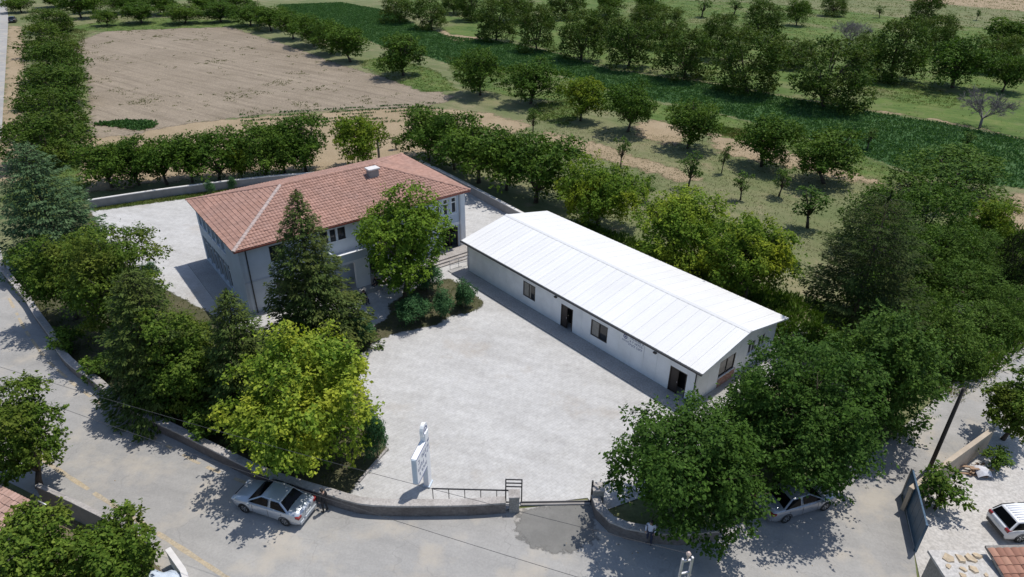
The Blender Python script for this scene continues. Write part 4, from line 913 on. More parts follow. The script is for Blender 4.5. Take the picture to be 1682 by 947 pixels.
MB().box(-1.7, -.01, -.4, HD + .3, -.02, .10).build('side_apron', M['apron'], hs)
# roof: solid hip shell, tiles as real geometry, mortared hips and ridge
ex0, ex1, ey0, ey1 = -HO, HL + HO, -HO, HD + HO
inset = (ey1 - ey0) / 2; ym = (ey0 + ey1) / 2
A, B_, C_, Dd = Vector((ex0, ey0, HE)), Vector((ex1, ey0, HE)), Vector((ex1, ey1, HE)), Vector((ex0, ey1, HE))
R0, R1 = Vector((ex0 + inset, ym, HR)), Vector((ex1 - inset, ym, HR))
rs = MB().add([A, B_, C_, Dd, R0, R1] + [Vector((v.x, v.y, HE - .14)) for v in (A, B_, C_, Dd)], [(0,1,5,4), (1,2,5), (2,3,4,5), (3,0,4), (9,8,7,6), (0,6,7,1), (1,7,8,2), (2,8,9,3), (3,9,6,0)])
rs.build('roof', M['tile'], hs)
def tiles_on(poly, e0, e1, apex, tw=.27, tl=.37, mat=M['tile'], lift=.012, seed=1, jit=.006):
    """barrel tiles over the slope spanned by eave e0->e1 and the ridge side point apex; poly is the slope outline"""
    r = np.random.default_rng(seed)
    u = (e1 - e0).normalized(); nrm = (e1 - e0).cross(apex - e0).normalized(); v = nrm.cross(u)
    pol = [((p - e0).dot(u), (p - e0).dot(v)) for p in poly]
    ymax = max(p[1] for p in pol); xmin, xmax = min(p[0] for p in pol), max(p[0] for p in pol)
    mb = MB(); nz = 5
    def span(y):
        xs = []
        for i in range(len(pol)):
            (x1, y1), (x2, y2) = pol[i], pol[(i + 1) % len(pol)]
            if (y1 - y) * (y2 - y) <= 0 and abs(y2 - y1) > 1e-6: xs.append(x1 + (y - y1) / (y2 - y1) * (x2 - x1))
        return (min(xs), max(xs)) if len(xs) >= 2 else None
    for row in range(int(ymax / tl) + 1):
        y0 = row * tl; s = span(min(y0 + tl * .5, ymax - .01))
        if not s: continue
        c0 = int((s[0] - xmin) / tw); c1 = int((s[1] - xmin) / tw)
        for c in range(c0, c1 + 1):
            xa = xmin + c * tw
            if xa < s[0] - .1 or xa + tw > s[1] + .1: continue
            dz = r.normal(0, jit); dy = r.normal(0, .008)
            vs = []
            for (yy, zz) in ((y0 - .03 + dy, lift + .045 + dz), (min(y0 + tl, ymax + .05), lift + dz)):
                for k in range(nz):
                    t = k / (nz - 1); hh = .055 * math.sin(PI * t) ** .8 if t not in (0, 1) else 0
                    q = e0 + u * (xa + tw * t * .98) + v * yy + nrm * (zz + hh); vs.append(q)
            vs += [vs[k] - nrm * .05 for k in range(nz)]
            mb.add(vs, [(k, k + 1, nz + k + 1, nz + k) for k in range(nz - 1)] + [(2*nz + k, 2*nz + k + 1, k + 1, k) for k in range(nz - 1)])
    return mb
for i, (poly, e0, e1, apx) in enumerate((([A, B_, R1, R0], A, B_, R0), ([B_, C_, R1], B_, C_, R1), ([C_, Dd, R0, R1], C_, Dd, R1), ([Dd, A, R0], Dd, A, R0))):
    o = tiles_on(poly, e0, e1, apx, seed=i).build('roof_tiles', M['tile'], hs); o['kind'] = 'stuff'
def caps(p, q, n):
    mb = MB(); d = (q - p); L = d.length; u = d.normalized(); side = u.cross(Vector((0, 0, 1))).normalized(); up = side.cross(u)
    for k in range(n):
        a = p + u * (L * k / n - .03); b = p + u * (L * (k + 1) / n + .02)
        vs = []
        for pt, rr in ((a, .17), (b, .145)):
            for j in range(6):
                t = PI * j / 5; vs.append(pt + side * math.cos(t) * rr + up * (math.sin(t) * rr * .75 + .03))
        mb.add(vs, [(j, j + 1, 7 + j, 6 + j) for j in range(5)] + [(5, 4, 3, 2, 1, 0)])
    return mb
for p_, q_ in ((A, R0), (B_, R1), (C_, R1), (Dd, R0), (R0, R1)):
    n_ = int((q_ - p_).length / .42); o = caps(p_, q_, n_).build('hip_tiles' if p_.z < HR - 1 else 'ridge_tiles', M['ridge'] if p_ is A else M['tile'], hs); o['kind'] = 'stuff'
# eaves gutter line
MB().box(ex0 + .02, ex1 - .02, ey0 - .10, ey0 - .004, HE - .14, HE - .02).build('gutter', simple('red_gutter', (.22, .07, .05), .5, .1, 3), hs)
# chimney on the front slope
cx_, cy_ = 14.25, 4.6
cm = MB().box(cx_ - .46, cx_ + .46, cy_ - .34, cy_ + .34, 6.9, 8.3).build('chimney', M['wallgrey'], hs)
bevel_obj(MB().box(cx_ - .58, cx_ + .58, cy_ - .44, cy_ + .44, 8.302, 8.45).build('chimney_cap', M['wallwhite'], cm), .03)
# ramp railing between house and prefab
rl = empty('ramp_railing', (-5.0, 55.4, .04), math.radians(31)); tag(rl, 'low steel handrail between the house terrace and the prefab corner', 'railing')
for x in (-.9, 0, .9): MB().tube([(x, 0, 0), (x, 0, .95)], .025, 6).build('post', M['galv'], rl)
for z in (.5, .95): MB().tube([(-.9, 0, z), (.9, 0, z)], .022, 6).build('handrail', M['galv'], rl)

# ------------------------------------------------------------------ white sign totem in the yard
sx, sy = SIGN[0], SIGN[1]
sgn = empty('yard_sign', (sx, sy, .04), math.atan2(-1.43, -.34))     # local +x: along the board, towards near left
tag(sgn, 'white sign totem with cantilevered lettered board standing in the paved yard', 'sign')
bevel_obj(MB().box(-.25, .25, -.16, .16, 0, 4.1).build('pillar', M['white'], sgn), .02)
bevel_obj(MB().box(-.31, .31, -.22, .22, 0.001, .12).build('base_plate', M['signgrey'], sgn), .01)
bd = bevel_obj(MB().box(.252, 1.7, -.16, .16, 1.7, 3.55).build('board', M['white'], sgn), .02)
MB().box(1.702, 1.74, -.12, .12, 1.75, 3.5).build('end_panel', M['signgrey'], sgn)  # white board's end face, its shade painted in as blue-grey
ed = MB()
for z in (1.715, 3.52):
    for y in (-.166, .166): ed.box(.26, 1.69, y - .004, y + .004, z - .03, z + .03)
ed.build('board_edging', M['signblue'], bd)['kind'] = 'stuff'
# stepped crest with an oval emblem on top of the pillar
cr = MB(); n_ = 18
for k in range(n_):
    t0, t1 = 2 * PI * k / n_, 2 * PI * (k + 1) / n_
    p0 = (.05 + .36 * math.cos(t0), 4.22 + .46 * math.sin(t0)); p1 = (.05 + .36 * math.cos(t1), 4.22 + .46 * math.sin(t1))
    cr.add([(p0[0], -.10, p0[1]), (p1[0], -.10, p1[1]), (p1[0], .10, p1[1]), (p0[0], .10, p0[1])], [(0, 1, 2, 3)])
    cr.add([(.05, -.10, 4.22), (p1[0], -.10, p1[1]), (p0[0], -.10, p0[1])], [(0, 1, 2)]); cr.add([(.05, .10, 4.22), (p0[0], .10, p0[1]), (p1[0], .10, p1[1])], [(0, 1, 2)])
crest = cr.build('crest', M['white'], sgn)
em = MB()
for y in (-.104, .104): disc(em, .05, 4.22, .20, .28, y); disc(em, .05, 4.22, 0, .10, y)
em.build('emblem', M['signblue'], crest)
lt = MB()
for y in (-.165, .165):
    glyph_row(lt, .34, 1.70, 2.95, .28, y, 11); glyph_row(lt, .34, 1.70, 2.50, .28, y, 12); glyph_row(lt, .34, 1.70, 2.05, .24, y, 13)
lt.build('lettering', M['signblue'], bd)['kind'] = 'stuff'
pl_ = MB()
for y in (-.165, .165):
    glyph_row(pl_, -.22, .24, 3.3, .2, y, 14); glyph_row(pl_, -.22, .24, 3.0, .2, y, 15); glyph_row(pl_, -.22, .24, 2.7, .2, y, 16)
pl_.build('pillar_lettering', M['signblue'], sgn)['kind'] = 'stuff'

# ------------------------------------------------------------------ cars (local x forward, y left, z up, origin on the ground at mid wheelbase)
def loft(stations, mirror=True):
    """stations: list of (x, [(y,z)...]) half sections from sill up to the centre line; mirrored"""
    mb = MB(); n = len(stations[0][1]); vs = []; fs = []
    for x, sec in stations:
        full = [(y, z) for y, z in sec] + [(-y, z) for y, z in reversed(sec[:-1])]
        vs += [(x + (0), y, z) for y, z in full]
    m = 2 * n - 1
    for i in range(len(stations) - 1):
        for k in range(m - 1): fs.append((i*m + k, (i+1)*m + k, (i+1)*m + k + 1, i*m + k + 1))
        fs.append((i*m + m - 1, (i+1)*m + m - 1, (i+1)*m, i*m))
    fs.append(tuple(range(m))); e = (len(stations) - 1) * m; fs.append(tuple(reversed(range(e, e + m))))
    return mb.add(vs, fs)
def car(label, x, y, rz, paint, kind='sedan'):
    e = empty('car', (x, y, .035), rz); tag(e, label, 'car', 'parked cars')
    wb = 2.66 if kind != 'estate' else 2.43; half = wb / 2
    if kind == 'sedan':
        Wd = .89; L0, L1 = -2.28, 2.28
        st = []
        for (px, zt, zb, wf) in ((L0, .86, .42, .80), (L0 + .06, .96, .30, .90), (L0 + .35, 1.04, .22, .97), (L0 + .95, 1.03, .20, 1.0), (-.6, .96, .20, 1.0), (.5, .94, .20, 1.0), (1.05, .95, .20, 1.0), (1.5, .88, .20, .985), (1.95, .78, .22, .95), (L1 - .12, .68, .26, .86), (L1, .56, .38, .74)):
            w = Wd * wf
            st.append((px, [(w * .90, zb), (w * .985, zb + .14), (w, (zb + zt) / 2), (w * .975, zt - .10), (w * .90, zt - .015), (w * .5, zt + .02), (0, zt + .03)]))
        body = loft(st).build('body', paint, e, True)
        # greenhouse: stations of (x_bottom, x_top) corners
        gb = [(-1.62, .95, .80), (-1.0, 1.44, .62), (.15, 1.475, .62), (1.08, .96, .79)]     # x, z, half width
        roofx = (-.92, .12)
    else:
        Wd = .82; L0, L1 = -2.1, 2.05
        st = []
        for (px, zt, zb, wf) in ((L0, .84, .40, .92), (L0 + .06, .90, .28, .98), (L0 + .5, .93, .24, 1.0), (.2, .92, .22, 1.0), (.75, .94, .22, 1.0), (1.3, .92, .22, .99), (1.9, .86, .24, .96), (L1, .78, .34, .92)):
            w = Wd * wf
            st.append((px, [(w * .93, zb), (w * .99, zb + .14), (w, (zb + zt) / 2), (w * .985, zt - .08), (w * .94, zt - .01), (w * .5, zt + .01), (0, zt + .015)]))
        body = loft(st).build('body', paint, e, True)
        gb = [(-2.02, .90, .75), (-1.62, 1.40, .63), (.10, 1.42, .63), (.85, .92, .74)]
        roofx = (-1.55, .05)
    (xa, za, wa), (xb, zb_, wb_), (xc, zc, wc), (xd, zd, wd_) = gb
    g = MB()
    vs = [(xa, -wa, za), (xa, wa, za), (xd, -wd_, zd), (xd, wd_, zd), (xb, -wb_, zb_), (xb, wb_, zb_), (xc, -wc, zc), (xc, wc, zc)]
    xm = (xb + xc) / 2; zm = max(zb_, zc) + .03; wm = max(wb_, wc) + .02
    vs += [(xm, -wm, zm - .01), (xm, wm, zm - .01), (xb, 0, zb_ + .03), (xm, 0, zm + .03), (xc, 0, zc + .03)]
    g.add(vs, [(0, 4, 10, 5, 1), (3, 7, 12, 6, 2), (4, 8, 11, 10), (10, 11, 9, 5), (8, 6, 12, 11), (11, 12, 7, 9), (0, 2, 6, 8, 4), (1, 5, 9, 7, 3)])
    cab = bevel_obj(g.build('cabin', paint, e, True), .05, 3)
    def pane(name, quad, ins, off):
        q = [Vector(p) for p in quad]; c = sum(q, Vector()) / len(q); nr = (q[1] - q[0]).cross(q[2] - q[0]).normalized()
        if nr.dot(c - Vector((xm, 0, .9))) < 0: nr = -nr
        r = []
        for i, p in enumerate(q):
            a = (q[i - 1] - p).normalized(); b = (q[(i + 1) % len(q)] - p).normalized(); r.append(p + (a + b) * ins + nr * off)
        m2 = MB().add(r + [p - nr * .03 for p in r], [tuple(range(len(r)))] + [(i, len(r) + i, len(r) + (i + 1) % len(r), (i + 1) % len(r)) for i in range(len(r))])
        return m2.build(name, M['carglass'], e)
    pane('windscreen', [(xd, -wd_, zd), (xd, wd_, zd), (xc, wc, zc), (xc, -wc, zc)], .075, .02)
    pane('rear_window', [(xa, wa, za), (xa, -wa, za), (xb, -wb_, zb_), (xb, wb_, zb_)], .075, .02)
    for s in (-1, 1):
        pane('side_window', [(xa * .55 + xd * .45 + .03, s * (wa + .0), za + .01), (xd, s * wd_, zd), (xc, s * wc, zc), (xm + .03, s * wm, zm - .01)], .07, .062)
        pane('side_window', [(xa, s * wa, za), (xa * .55 + xd * .45 - .03, s * wa, za + .01), (xm - .03, s * wm, zm - .01), (xb, s * wb_, zb_)], .07, .062)
        MB().box(xd - .32, xd - .16, s * (Wd + .02) if s > 0 else -(Wd + .18), (Wd + .18) if s > 0 else -(Wd + .02), .93, 1.06).build('mirror', paint, e)
    # wheels
    def wheel(wx, s):
        wy = s * (Wd - .10); vs = []; fs = []
        ty = MB(); n = 20; prof = [(.20, -.10), (.29, -.105), (.325, -.08), (.325, .08), (.29, .105), (.20, .10)]
        for k in range(n):
            t = 2 * PI * k / n
            for r_, yy in prof: vs.append((wx + r_ * math.cos(t), wy + yy, .325 + r_ * math.sin(t)))
        for k in range(n):
            j = (k + 1) % n
            for i in range(5): fs.append((k*6 + i, j*6 + i, j*6 + i + 1, k*6 + i + 1))
        wo = ty.add(vs, fs).build('wheel', M['tyre'], e, True)
        rm = MB(); c = wy + s * .085
        for k in range(n):
            t0, t1 = 2*PI*k/n, 2*PI*(k+1)/n
            rm.add([(wx, c + s * .01, .325), (wx + .205*math.cos(t0), c, .325 + .205*math.sin(t0)), (wx + .205*math.cos(t1), c, .325 + .205*math.sin(t1))], [(0, 1, 2) if s < 0 else (0, 2, 1)])
        rm.build('rim', M['rim'], wo)
        sp = MB()
        for k in range(5):
            t = 2*PI*k/5 + .3; sp.add([(wx + .07*math.cos(t - .5), c + s*.014, .325 + .07*math.sin(t - .5)), (wx + .18*math.cos(t - .22), c + s*.012, .325 + .18*math.sin(t - .22)), (wx + .18*math.cos(t + .22), c + s*.012, .325 + .18*math.sin(t + .22)), (wx + .07*math.cos(t + .5), c + s*.014, .325 + .07*math.sin(t + .5))], [(0,1,2,3)])
        sp.build('rim_opening', M['tyre'], wo)
        ar = MB()                       # dark wheel arch
        for k in range(12):
            t0, t1 = PI * k / 12, PI * (k + 1) / 12; yy = s * (Wd + .004)
            ar.add([(wx + .33*math.cos(t0), yy, .325 + .33*math.sin(t0)), (wx + .385*math.cos(t0), yy, .325 + .385*math.sin(t0)), (wx + .385*math.cos(t1), yy, .325 + .385*math.sin(t1)), (wx + .33*math.cos(t1), yy, .325 + .33*math.sin(t1)),
                    (wx + .33*math.cos(t0), yy - s * .25, .325 + .33*math.sin(t0)), (wx + .33*math.cos(t1), yy - s * .25, .325 + .33*math.sin(t1))], [(0,1,2,3), (0,3,5,4)])
        ar.build('wheel_arch', M['tyre'], e)
    for wx in (-half, half):
        for s in (-1, 1): wheel(wx, s)
    for s in (-1, 1):
        bevel_obj(MB().box(L0 - .012, L0 + .26, s * Wd * .60 if s > 0 else -Wd * .935, Wd * .935 if s > 0 else -Wd * .60, .74, .92).build('tail_light', M['redlamp'], e), .03)
        bevel_obj(MB().box(L1 - .32, L1 - .02, s * Wd * .52 if s > 0 else -Wd * .84, Wd * .84 if s > 0 else -Wd * .52, .56, .70).build('headlight', M['lamp'], e), .04)
    MB().box(L0 - .015, L0 + .02, -.26, .26, .60, .71).build('number_plate', M['plate'], e)
    MB().box(L0 - .03, L0 + .10, -Wd * .8, Wd * .8, .30, .47).build('rear_bumper', M['darkmetal'] if kind == 'estate' else paint, e)
    MB().box(L1 - .10, L1 + .02, -Wd * .72, Wd * .72, .30, .46).build('front_bumper', M['darkmetal'] if kind == 'estate' else paint, e)
    gr = MB().box(L1 - .05, L1 + .012, -.34, .34, .52, .64); gr.build('grille', M['darkmetal'], e)
    for s in (-1, 1):
        for xx in (-.30, .72, -1.18): MB().box(xx - .006, xx + .006, s * (Wd + .001) - .004, s * (Wd + .001) + .004, .34, .86).build('door_gap', M['darkmetal'], e)
    if kind == 'estate':
        for k in range(-3, 4): MB().box(xb + .1, xc - .1, k * .16 - .02, k * .16 + .02, zm + .012 - abs(k) * .006, zm + .042 - abs(k) * .008).build('roof_rib', paint, e)
    return e
def place_car(label, rear, front, side, paint, kind='sedan'):
    r_, f_ = Vector(rear[:2]), Vector(front[:2]); d = (f_ - r_).normalized(); n = Vector((-d.y, d.x)) * side
    c = (r_ + f_) / 2 + n * .80
    return car(label, c.x, c.y, math.atan2(d.y, d.x), paint, kind)
CT = math.radians(160.4)
place_car('silver sedan parked on the road below the yellow-green tree', (-12.207, 25.3), (-12.207 + 2.65 * math.cos(CT), 25.3 + 2.65 * math.sin(CT)), -1, M['silver'])
place_car('dusty grey sedan parked in tree shade at the right of the road', CAR2R, CAR2F, 1, M['grey'])
car('boxy white estate car parked in the concrete courtyard', 28.45, 25.45, math.radians(4 + 0), M['carwhite'], 'estate')
car('small dark car far away on the road at the top left', CARFAR[0], CARFAR[1], math.radians(118), M['carblack'])

# ------------------------------------------------------------------ people
def person(label, x, y, rz, shirt, trousers, seated=False, z=.04):
    me = bpy.data.meshes.new('skeleton')
    if not seated:
        J = dict(pel=(0,0,.95), waist=(0,0,1.10), chest=(.01,0,1.32), neck=(.01,0,1.50), head=(.02,0,1.60), crown=(.02,0,1.72),
                 hl=(0,.10,.92), kl=(.04,.11,.50), al=(.0,.12,.08), tl=(.16,.13,.035), hr=(0,-.10,.92), kr=(-.02,-.11,.50), ar=(-.06,-.12,.08), tr=(.10,-.13,.035),
                 sl=(.0,.19,1.43), el=(-.03,.25,1.15), wl=(.08,.24,.92), fl=(.11,.23,.82), sr=(.0,-.19,1.43), er=(-.02,-.25,1.15), wr=(.10,-.23,.93), fr=(.13,-.22,.83))
    else:
        J = dict(pel=(0,0,.50), waist=(-.02,0,.66), chest=(.03,0,.88), neck=(.06,0,1.06), head=(.09,0,1.16), crown=(.09,0,1.28),
                 hl=(.05,.10,.49), kl=(.45,.13,.50), al=(.42,.13,.09), tl=(.57,.14,.035), hr=(.05,-.10,.49), kr=(.45,-.13,.50), ar=(.40,-.13,.09), tr=(.55,-.14,.035),
                 sl=(.03,.19,.99), el=(.10,.25,.74), wl=(.32,.16,.60), fl=(.40,.14,.56), sr=(.03,-.19,.99), er=(.10,-.25,.74), wr=(.32,-.16,.60), fr=(.40,-.14,.56))
    R_ = dict(pel=.145, waist=.13, chest=.165, neck=.062, head=.095, crown=.07, hl=.10, kl=.068, al=.048, tl=.04, hr=.10, kr=.068, ar=.048, tr=.04, sl=.075, el=.05, wl=.036, fl=.035, sr=.075, er=.05, wr=.036, fr=.035)
    ks = list(J); E_ = [('pel','waist'),('waist','chest'),('chest','neck'),('neck','head'),('head','crown'),('pel','hl'),('hl','kl'),('kl','al'),('al','tl'),('pel','hr'),('hr','kr'),('kr','ar'),('ar','tr'),('chest','sl'),('sl','el'),('el','wl'),('wl','fl'),('chest','sr'),('sr','er'),('er','wr'),('wr','fr')]
    me.from_pydata([J[k] for k in ks], [(ks.index(a), ks.index(b)) for a, b in E_], [])
    tmp = bpy.data.objects.new('tmp', me); COL.objects.link(tmp)
    tmp.modifiers.new('skin', 'SKIN'); ss = tmp.modifiers.new('sub', 'SUBSURF'); ss.levels = 2; ss.render_levels = 2
    for i, k in enumerate(ks): me.skin_vertices[0].data[i].radius = (R_[k], R_[k] * (.8 if k in ('chest', 'pel', 'waist') else 1)); me.skin_vertices[0].data[i].use_root = (k == 'pel')
    dg = bpy.context.evaluated_depsgraph_get(); dg.update(); bme_ = bpy.data.meshes.new_from_object(tmp.evaluated_get(dg)); bpy.data.objects.remove(tmp)
    for m_ in (shirt, trousers, M['skin'], M['darkmetal']): bme_.materials.append(m_)
    reg = {'pel': 1, 'waist': 0, 'chest': 0, 'neck': 2, 'head': 2, 'crown': 2, 'hl': 1, 'kl': 1, 'al': 1, 'tl': 3, 'hr': 1, 'kr': 1, 'ar': 1, 'tr': 3, 'sl': 0, 'el': 0, 'wl': 2, 'fl': 2, 'sr': 0, 'er': 0, 'wr': 2, 'fr': 2}
    pts = [(Vector(J[k]), reg[k], R_[k]) for k in ks] + [((Vector(J[a]) + Vector(J[b])) / 2, reg[a], .05) for a, b in E_]
    for p in bme_.polygons:
        c = p.center; p.material_index = min(pts, key=lambda q: (q[0] - c).length - q[2] * .5)[1]; p.use_smooth = True
    e = empty('person', (x, y, z), rz); tag(e, label, 'person', 'people in view')
    link('body', bme_, e)
    hc = Vector(J['head']); hb = bmesh.new(); bmesh.ops.create_uvsphere(hb, u_segments=12, v_segments=8, radius=.108)
    bmesh.ops.delete(hb, geom=[v for v in hb.verts if v.co.z < -.01 and v.co.x > -.03], context='VERTS')
    hm = bpy.data.meshes.new('hair'); hb.to_mesh(hm); hb.free(); hm.shade_smooth(); hm.transform(Matrix.Translation(hc + Vector((-.012, 0, .055))))
    link('hair', hm, e, M['hair'])
    fm = MB()
    for s in (-1, 1): fm.box(hc.x + .088, hc.x + .100, s * .035 - .012, s * .035 + .012, hc.z + .035, hc.z + .05)
    fm.box(hc.x + .09, hc.x + .10, -.025, .025, hc.z - .035, hc.z - .027); fm.build('face_features', M['hair'], e)
    MB().add([(hc.x + .09, -.014, hc.z + .0), (hc.x + .09, .014, hc.z + .0), (hc.x + .118, 0, hc.z - .002), (hc.x + .092, 0, hc.z + .04)], [(0,1,2), (1,3,2), (3,0,2)]).build('nose', M['skin'], e)
    return e
dk = simple('black_cloth', (.015, .015, .018), .9, .2, 6); nv = simple('navy_cloth', (.025, .03, .06), .9, .2, 6); wh = simple('pale_blue_cloth', (.55, .58, .68), .9, .1, 6); wht = simple('white_cloth', (.75, .75, .74), .9, .08, 6)
person('person in dark clothes standing behind the silver sedan under the tree', PER1[0], PER1[1], 2.6, dk, dk)
person('person in a pale shirt standing in the shade near the gate wall', PER2[0], PER2[1], -1.9, wh, nv)
person('person in dark clothes seated alone on the shaded paving before the house', PER3[0], PER3[1], -.6, dk, nv, True)
person('person in dark clothes sitting on the left near the house entrance', PER4[0], PER4[1], -2.2, dk, dk, True)
person('person in a white shirt sitting on the right near the house entrance', PER5[0] + .4, PER5[1] + .3, -2.6, wht, dk, True)
def chair(label, x, y, rz):
    e = empty('chair', (x, y, .04), rz); tag(e, label, 'chair', 'chairs outside the house')
    bevel_obj(MB().box(-.22, .24, -.22, .22, .34, .38).build('seat', M['brownframe'], e), .01)
    MB().box(-.26, -.221, -.22, .22, .37, .85).build('backrest', M['brownframe'], e)
    for a in (-.19, .2):
        for b in (-.19, .19): MB().box(a - .02, a + .02, b - .02, b + .02, 0, .339).build('leg', M['brownframe'], e)
chair('brown chair under the lone person on the shaded paving', PER3[0], PER3[1], -.6)
chair('brown chair under the person in dark clothes at the entrance', PER4[0], PER4[1], -2.2)
chair('brown chair under the person in a white shirt at the entrance', PER5[0] + .4, PER5[1] + .3, -2.6)

# ------------------------------------------------------------------ utility poles and wires
up = empty('utility_pole', (POLE[0], POLE[1], 0)); tag(up, 'dark wooden utility pole beside the lane at the right', 'pole')
MB().tube([(0, 0, -.1), (0, 0, 3), (0, 0, 6.1)], [.125, .115, .10], 10).build('shaft', M['polewood'], up, True)
for z in (5.6, 5.9):
    MB().box(-.22, .22, -.02, .02, z - .02, z + .02).build('bracket', M['darkmetal'], up)
    for x in (-.2, .2): MB().tube([(x, 0, z + .02), (x, 0, z + .08), (x, 0, z + .13)], [.02, .035, .02], 8).build('insulator', M['porcelain'], up)
lp = empty('lattice_pole', (LAT[0], LAT[1], 0), math.radians(12)); tag(lp, 'pale steel ladder-like power pole top at the bottom edge', 'pole')
for x in (-.2, .2): MB().box(x - .035, x + .035, -.05, .05, 0, 7.85).build('rail', M['galv'], lp)
rg = MB().box(-.164, .164, -.035, .035, -.035, .035).mesh('rung'); rg.materials.append(M['galv'])
for k in range(11):
    o = link('rung', rg, lp); o.location = (0, 0, .5 + k * .72)
MB().tube([(.0, 0, 7.735), (0, 0, 7.95), (0, 0, 8.02), (0, 0, 8.1), (0, 0, 8.18)], [.035, .035, .09, .10, .05], 10).build('insulator', M['porcelain'], lp)
def wire(label, a, b, sag):
    a, b = Vector(a), Vector(b); pts = []
    for k in range(41):
        t = k / 40; p = a.lerp(b, t); p.z -= sag * 4 * t * (1 - t); pts.append(p)
    tag(MB().tube(pts, .010, 5).build('power_wire', M['wire'], None, True), label, 'wire', 'overhead wires')
wire('overhead wire running from the ladder-like pole toward the upper left road', (LAT[0], LAT[1], 8.1), (WA[0], WA[1], 8.0), .5)
wire('lower overhead wire crossing the road below the front wall', (W2[0], W2[1], 8.0), (WA[0] - .6, WA[1] - .5, 7.9), .6)
cp = empty('concrete_post', (CP[0], CP[1], 0)); tag(cp, 'grey concrete post rising behind the ridge of the red roof', 'post')
MB().tube([(0, 0, 0), (0, 0, 3.2)], [.17, .13], 8).build('shaft', M['conc'], cp, True)
MB().box(-.2, .2, -.2, .2, 3.201, 3.28).build('cap', M['conc'], cp)

# ------------------------------------------------------------------ right-hand courtyard: blue gate, shed roof, rubble, junk
b0, b1 = Vector(BLUE[0]), Vector(BLUE[1]); bl = (b1 - b0).length
bg = empty('courtyard_gate', (b0.x, b0.y, .04), math.atan2(b1.y - b0.y, b1.x - b0.x)); tag(bg, 'tall dark blue steel gate between the road and the courtyard', 'gate')
n_ = 6; pm = MB().box(.012, bl / n_ - .012, -.02, .02, .08, 1.95).mesh('sheet_panel'); pm.materials.append(M['blue'])
for k in range(n_):
    o = link('sheet_panel', pm, bg); o.location = (k * bl / n_, 0, 0)
for z in (.08, 1.0, 1.93): MB().box(0, bl, .021, .06, z - .03, z + .03).build('rail', M['blue'], bg)
for x in (0, bl): MB().box(x - .06, x + .06, -.061, .06, 0, 2.0).build('post', M['conc'] if x == 0 else M['blue'], bg)
sd_ = empty('tiled_shed', (25.3, 20.6, .04), math.radians(2)); tag(sd_, 'low shed with weathered clay tile roof at the bottom right corner', 'shed')
MB().box(-2.0, 4.0, -1.7, 1.35, 0, 2.0).build('wall', M['conc'], sd_)
sp_ = math.atan2(.75, 3.3)
MB().add([(-2.2, 1.6, 2.72), (4.2, 1.6, 2.72), (4.2, -1.9, 1.98), (-2.2, -1.9, 1.98), (-2.2, 1.6, 2.60), (4.2, 1.6, 2.60), (4.2, -1.9, 1.86), (-2.2, -1.9, 1.86)], [(0,3,2,1), (4,5,6,7), (0,1,5,4), (1,2,6,5), (2,3,7,6), (3,0,4,7)]).build('roof_deck', M['conc'], sd_)
def barrel_tile(w, l):
    vs = []; nz = 6
    for y, z in ((0, .05), (l, .012)):
        for k in range(nz):
            t = k / (nz - 1); vs.append((w * (t - .5) * .98, y, z + .06 * math.sin(PI * t)))
    vs += [(v[0], v[1], v[2] - .05) for v in vs[:nz]]
    me = MB().add(vs, [(k, k + 1, nz + k + 1, nz + k) for k in range(nz - 1)] + [(2*nz + k, 2*nz + k + 1, k + 1, k) for k in range(nz - 1)]).mesh('roof_tile'); return me
bt = barrel_tile(.37, .44); bt.materials.append(M['tile2'])
for r_ in range(8):
    for c in range(17):
        o = link('roof_tile', bt, sd_)
        o.matrix_local = Matrix.Translation((-2.0 + c * .375, -1.85 + r_ * .42 * math.cos(.21), 1.99 + r_ * .42 * math.sin(.21))) @ Matrix.Rotation(.21, 4, 'X') @ Matrix.Rotation(random.uniform(-.03, .03), 4, 'Z')
fl = empty('broken_slab_roof', (21.9, 20.6, .04)); tag(fl, 'flat concrete roof strewn with broken stone beside the tiled shed', 'roof')
MB().box(-1.25, 1.3, -2.2, 1.5, 0, 2.05).build('wall', M['conc'], fl)
MB().box(-1.4, 1.35, -2.4, 1.65, 2.051, 2.2).build('slab', M['court'], fl)
def rock_mesh(seed, flat=.5):
    """irregular angular slab"""
    r = random.Random(seed); n = r.randint(5, 7); a0 = r.uniform(0, 6); bot = []; top = []
    for k in range(n):
        a = a0 + 2 * PI * (k + r.uniform(-.3, .3)) / n; q = r.uniform(.55, 1.15)
        bot.append((q * math.cos(a), q * math.sin(a), -flat * .5)); top.append((q * .86 * math.cos(a + .1), q * .86 * math.sin(a + .1), flat * r.uniform(.3, .7)))
    return MB().add(bot + top + [(0, 0, flat * .55)], [tuple(reversed(range(n)))] + [(k, (k + 1) % n, n + (k + 1) % n, n + k) for k in range(n)] + [(n + k, n + (k + 1) % n, 2 * n) for k in range(n)]).mesh('stone')
rk = [rock_mesh(i, .35) for i in range(4)]
for m_ in rk: m_.materials.append(simple('tan_stone', (.45, .36, .25), .9, .2, 3))
SW = 'leftmost second third fourth fifth sixth seventh eighth rightmost'.split()
for k in range(9):
    o = link('stone_slab', rk[k % 4]); o.location = (20.95 + k * .22, 21.0 + random.uniform(-.8, 1.0), 2.26); s_ = random.uniform(.16, .40); o.scale = (s_, s_ * random.uniform(.7, 1.2), s_ * .8); o.rotation_euler = (random.uniform(-.2, .2), random.uniform(-.2, .2), random.uniform(0, 6))
    tag(o, f'{SW[k]} of the tan stones lying on the flat concrete roof' if k in (0, 8) else f'{SW[k]} from the left of the tan stones on the flat concrete roof', 'stone', 'stones on the flat roof')
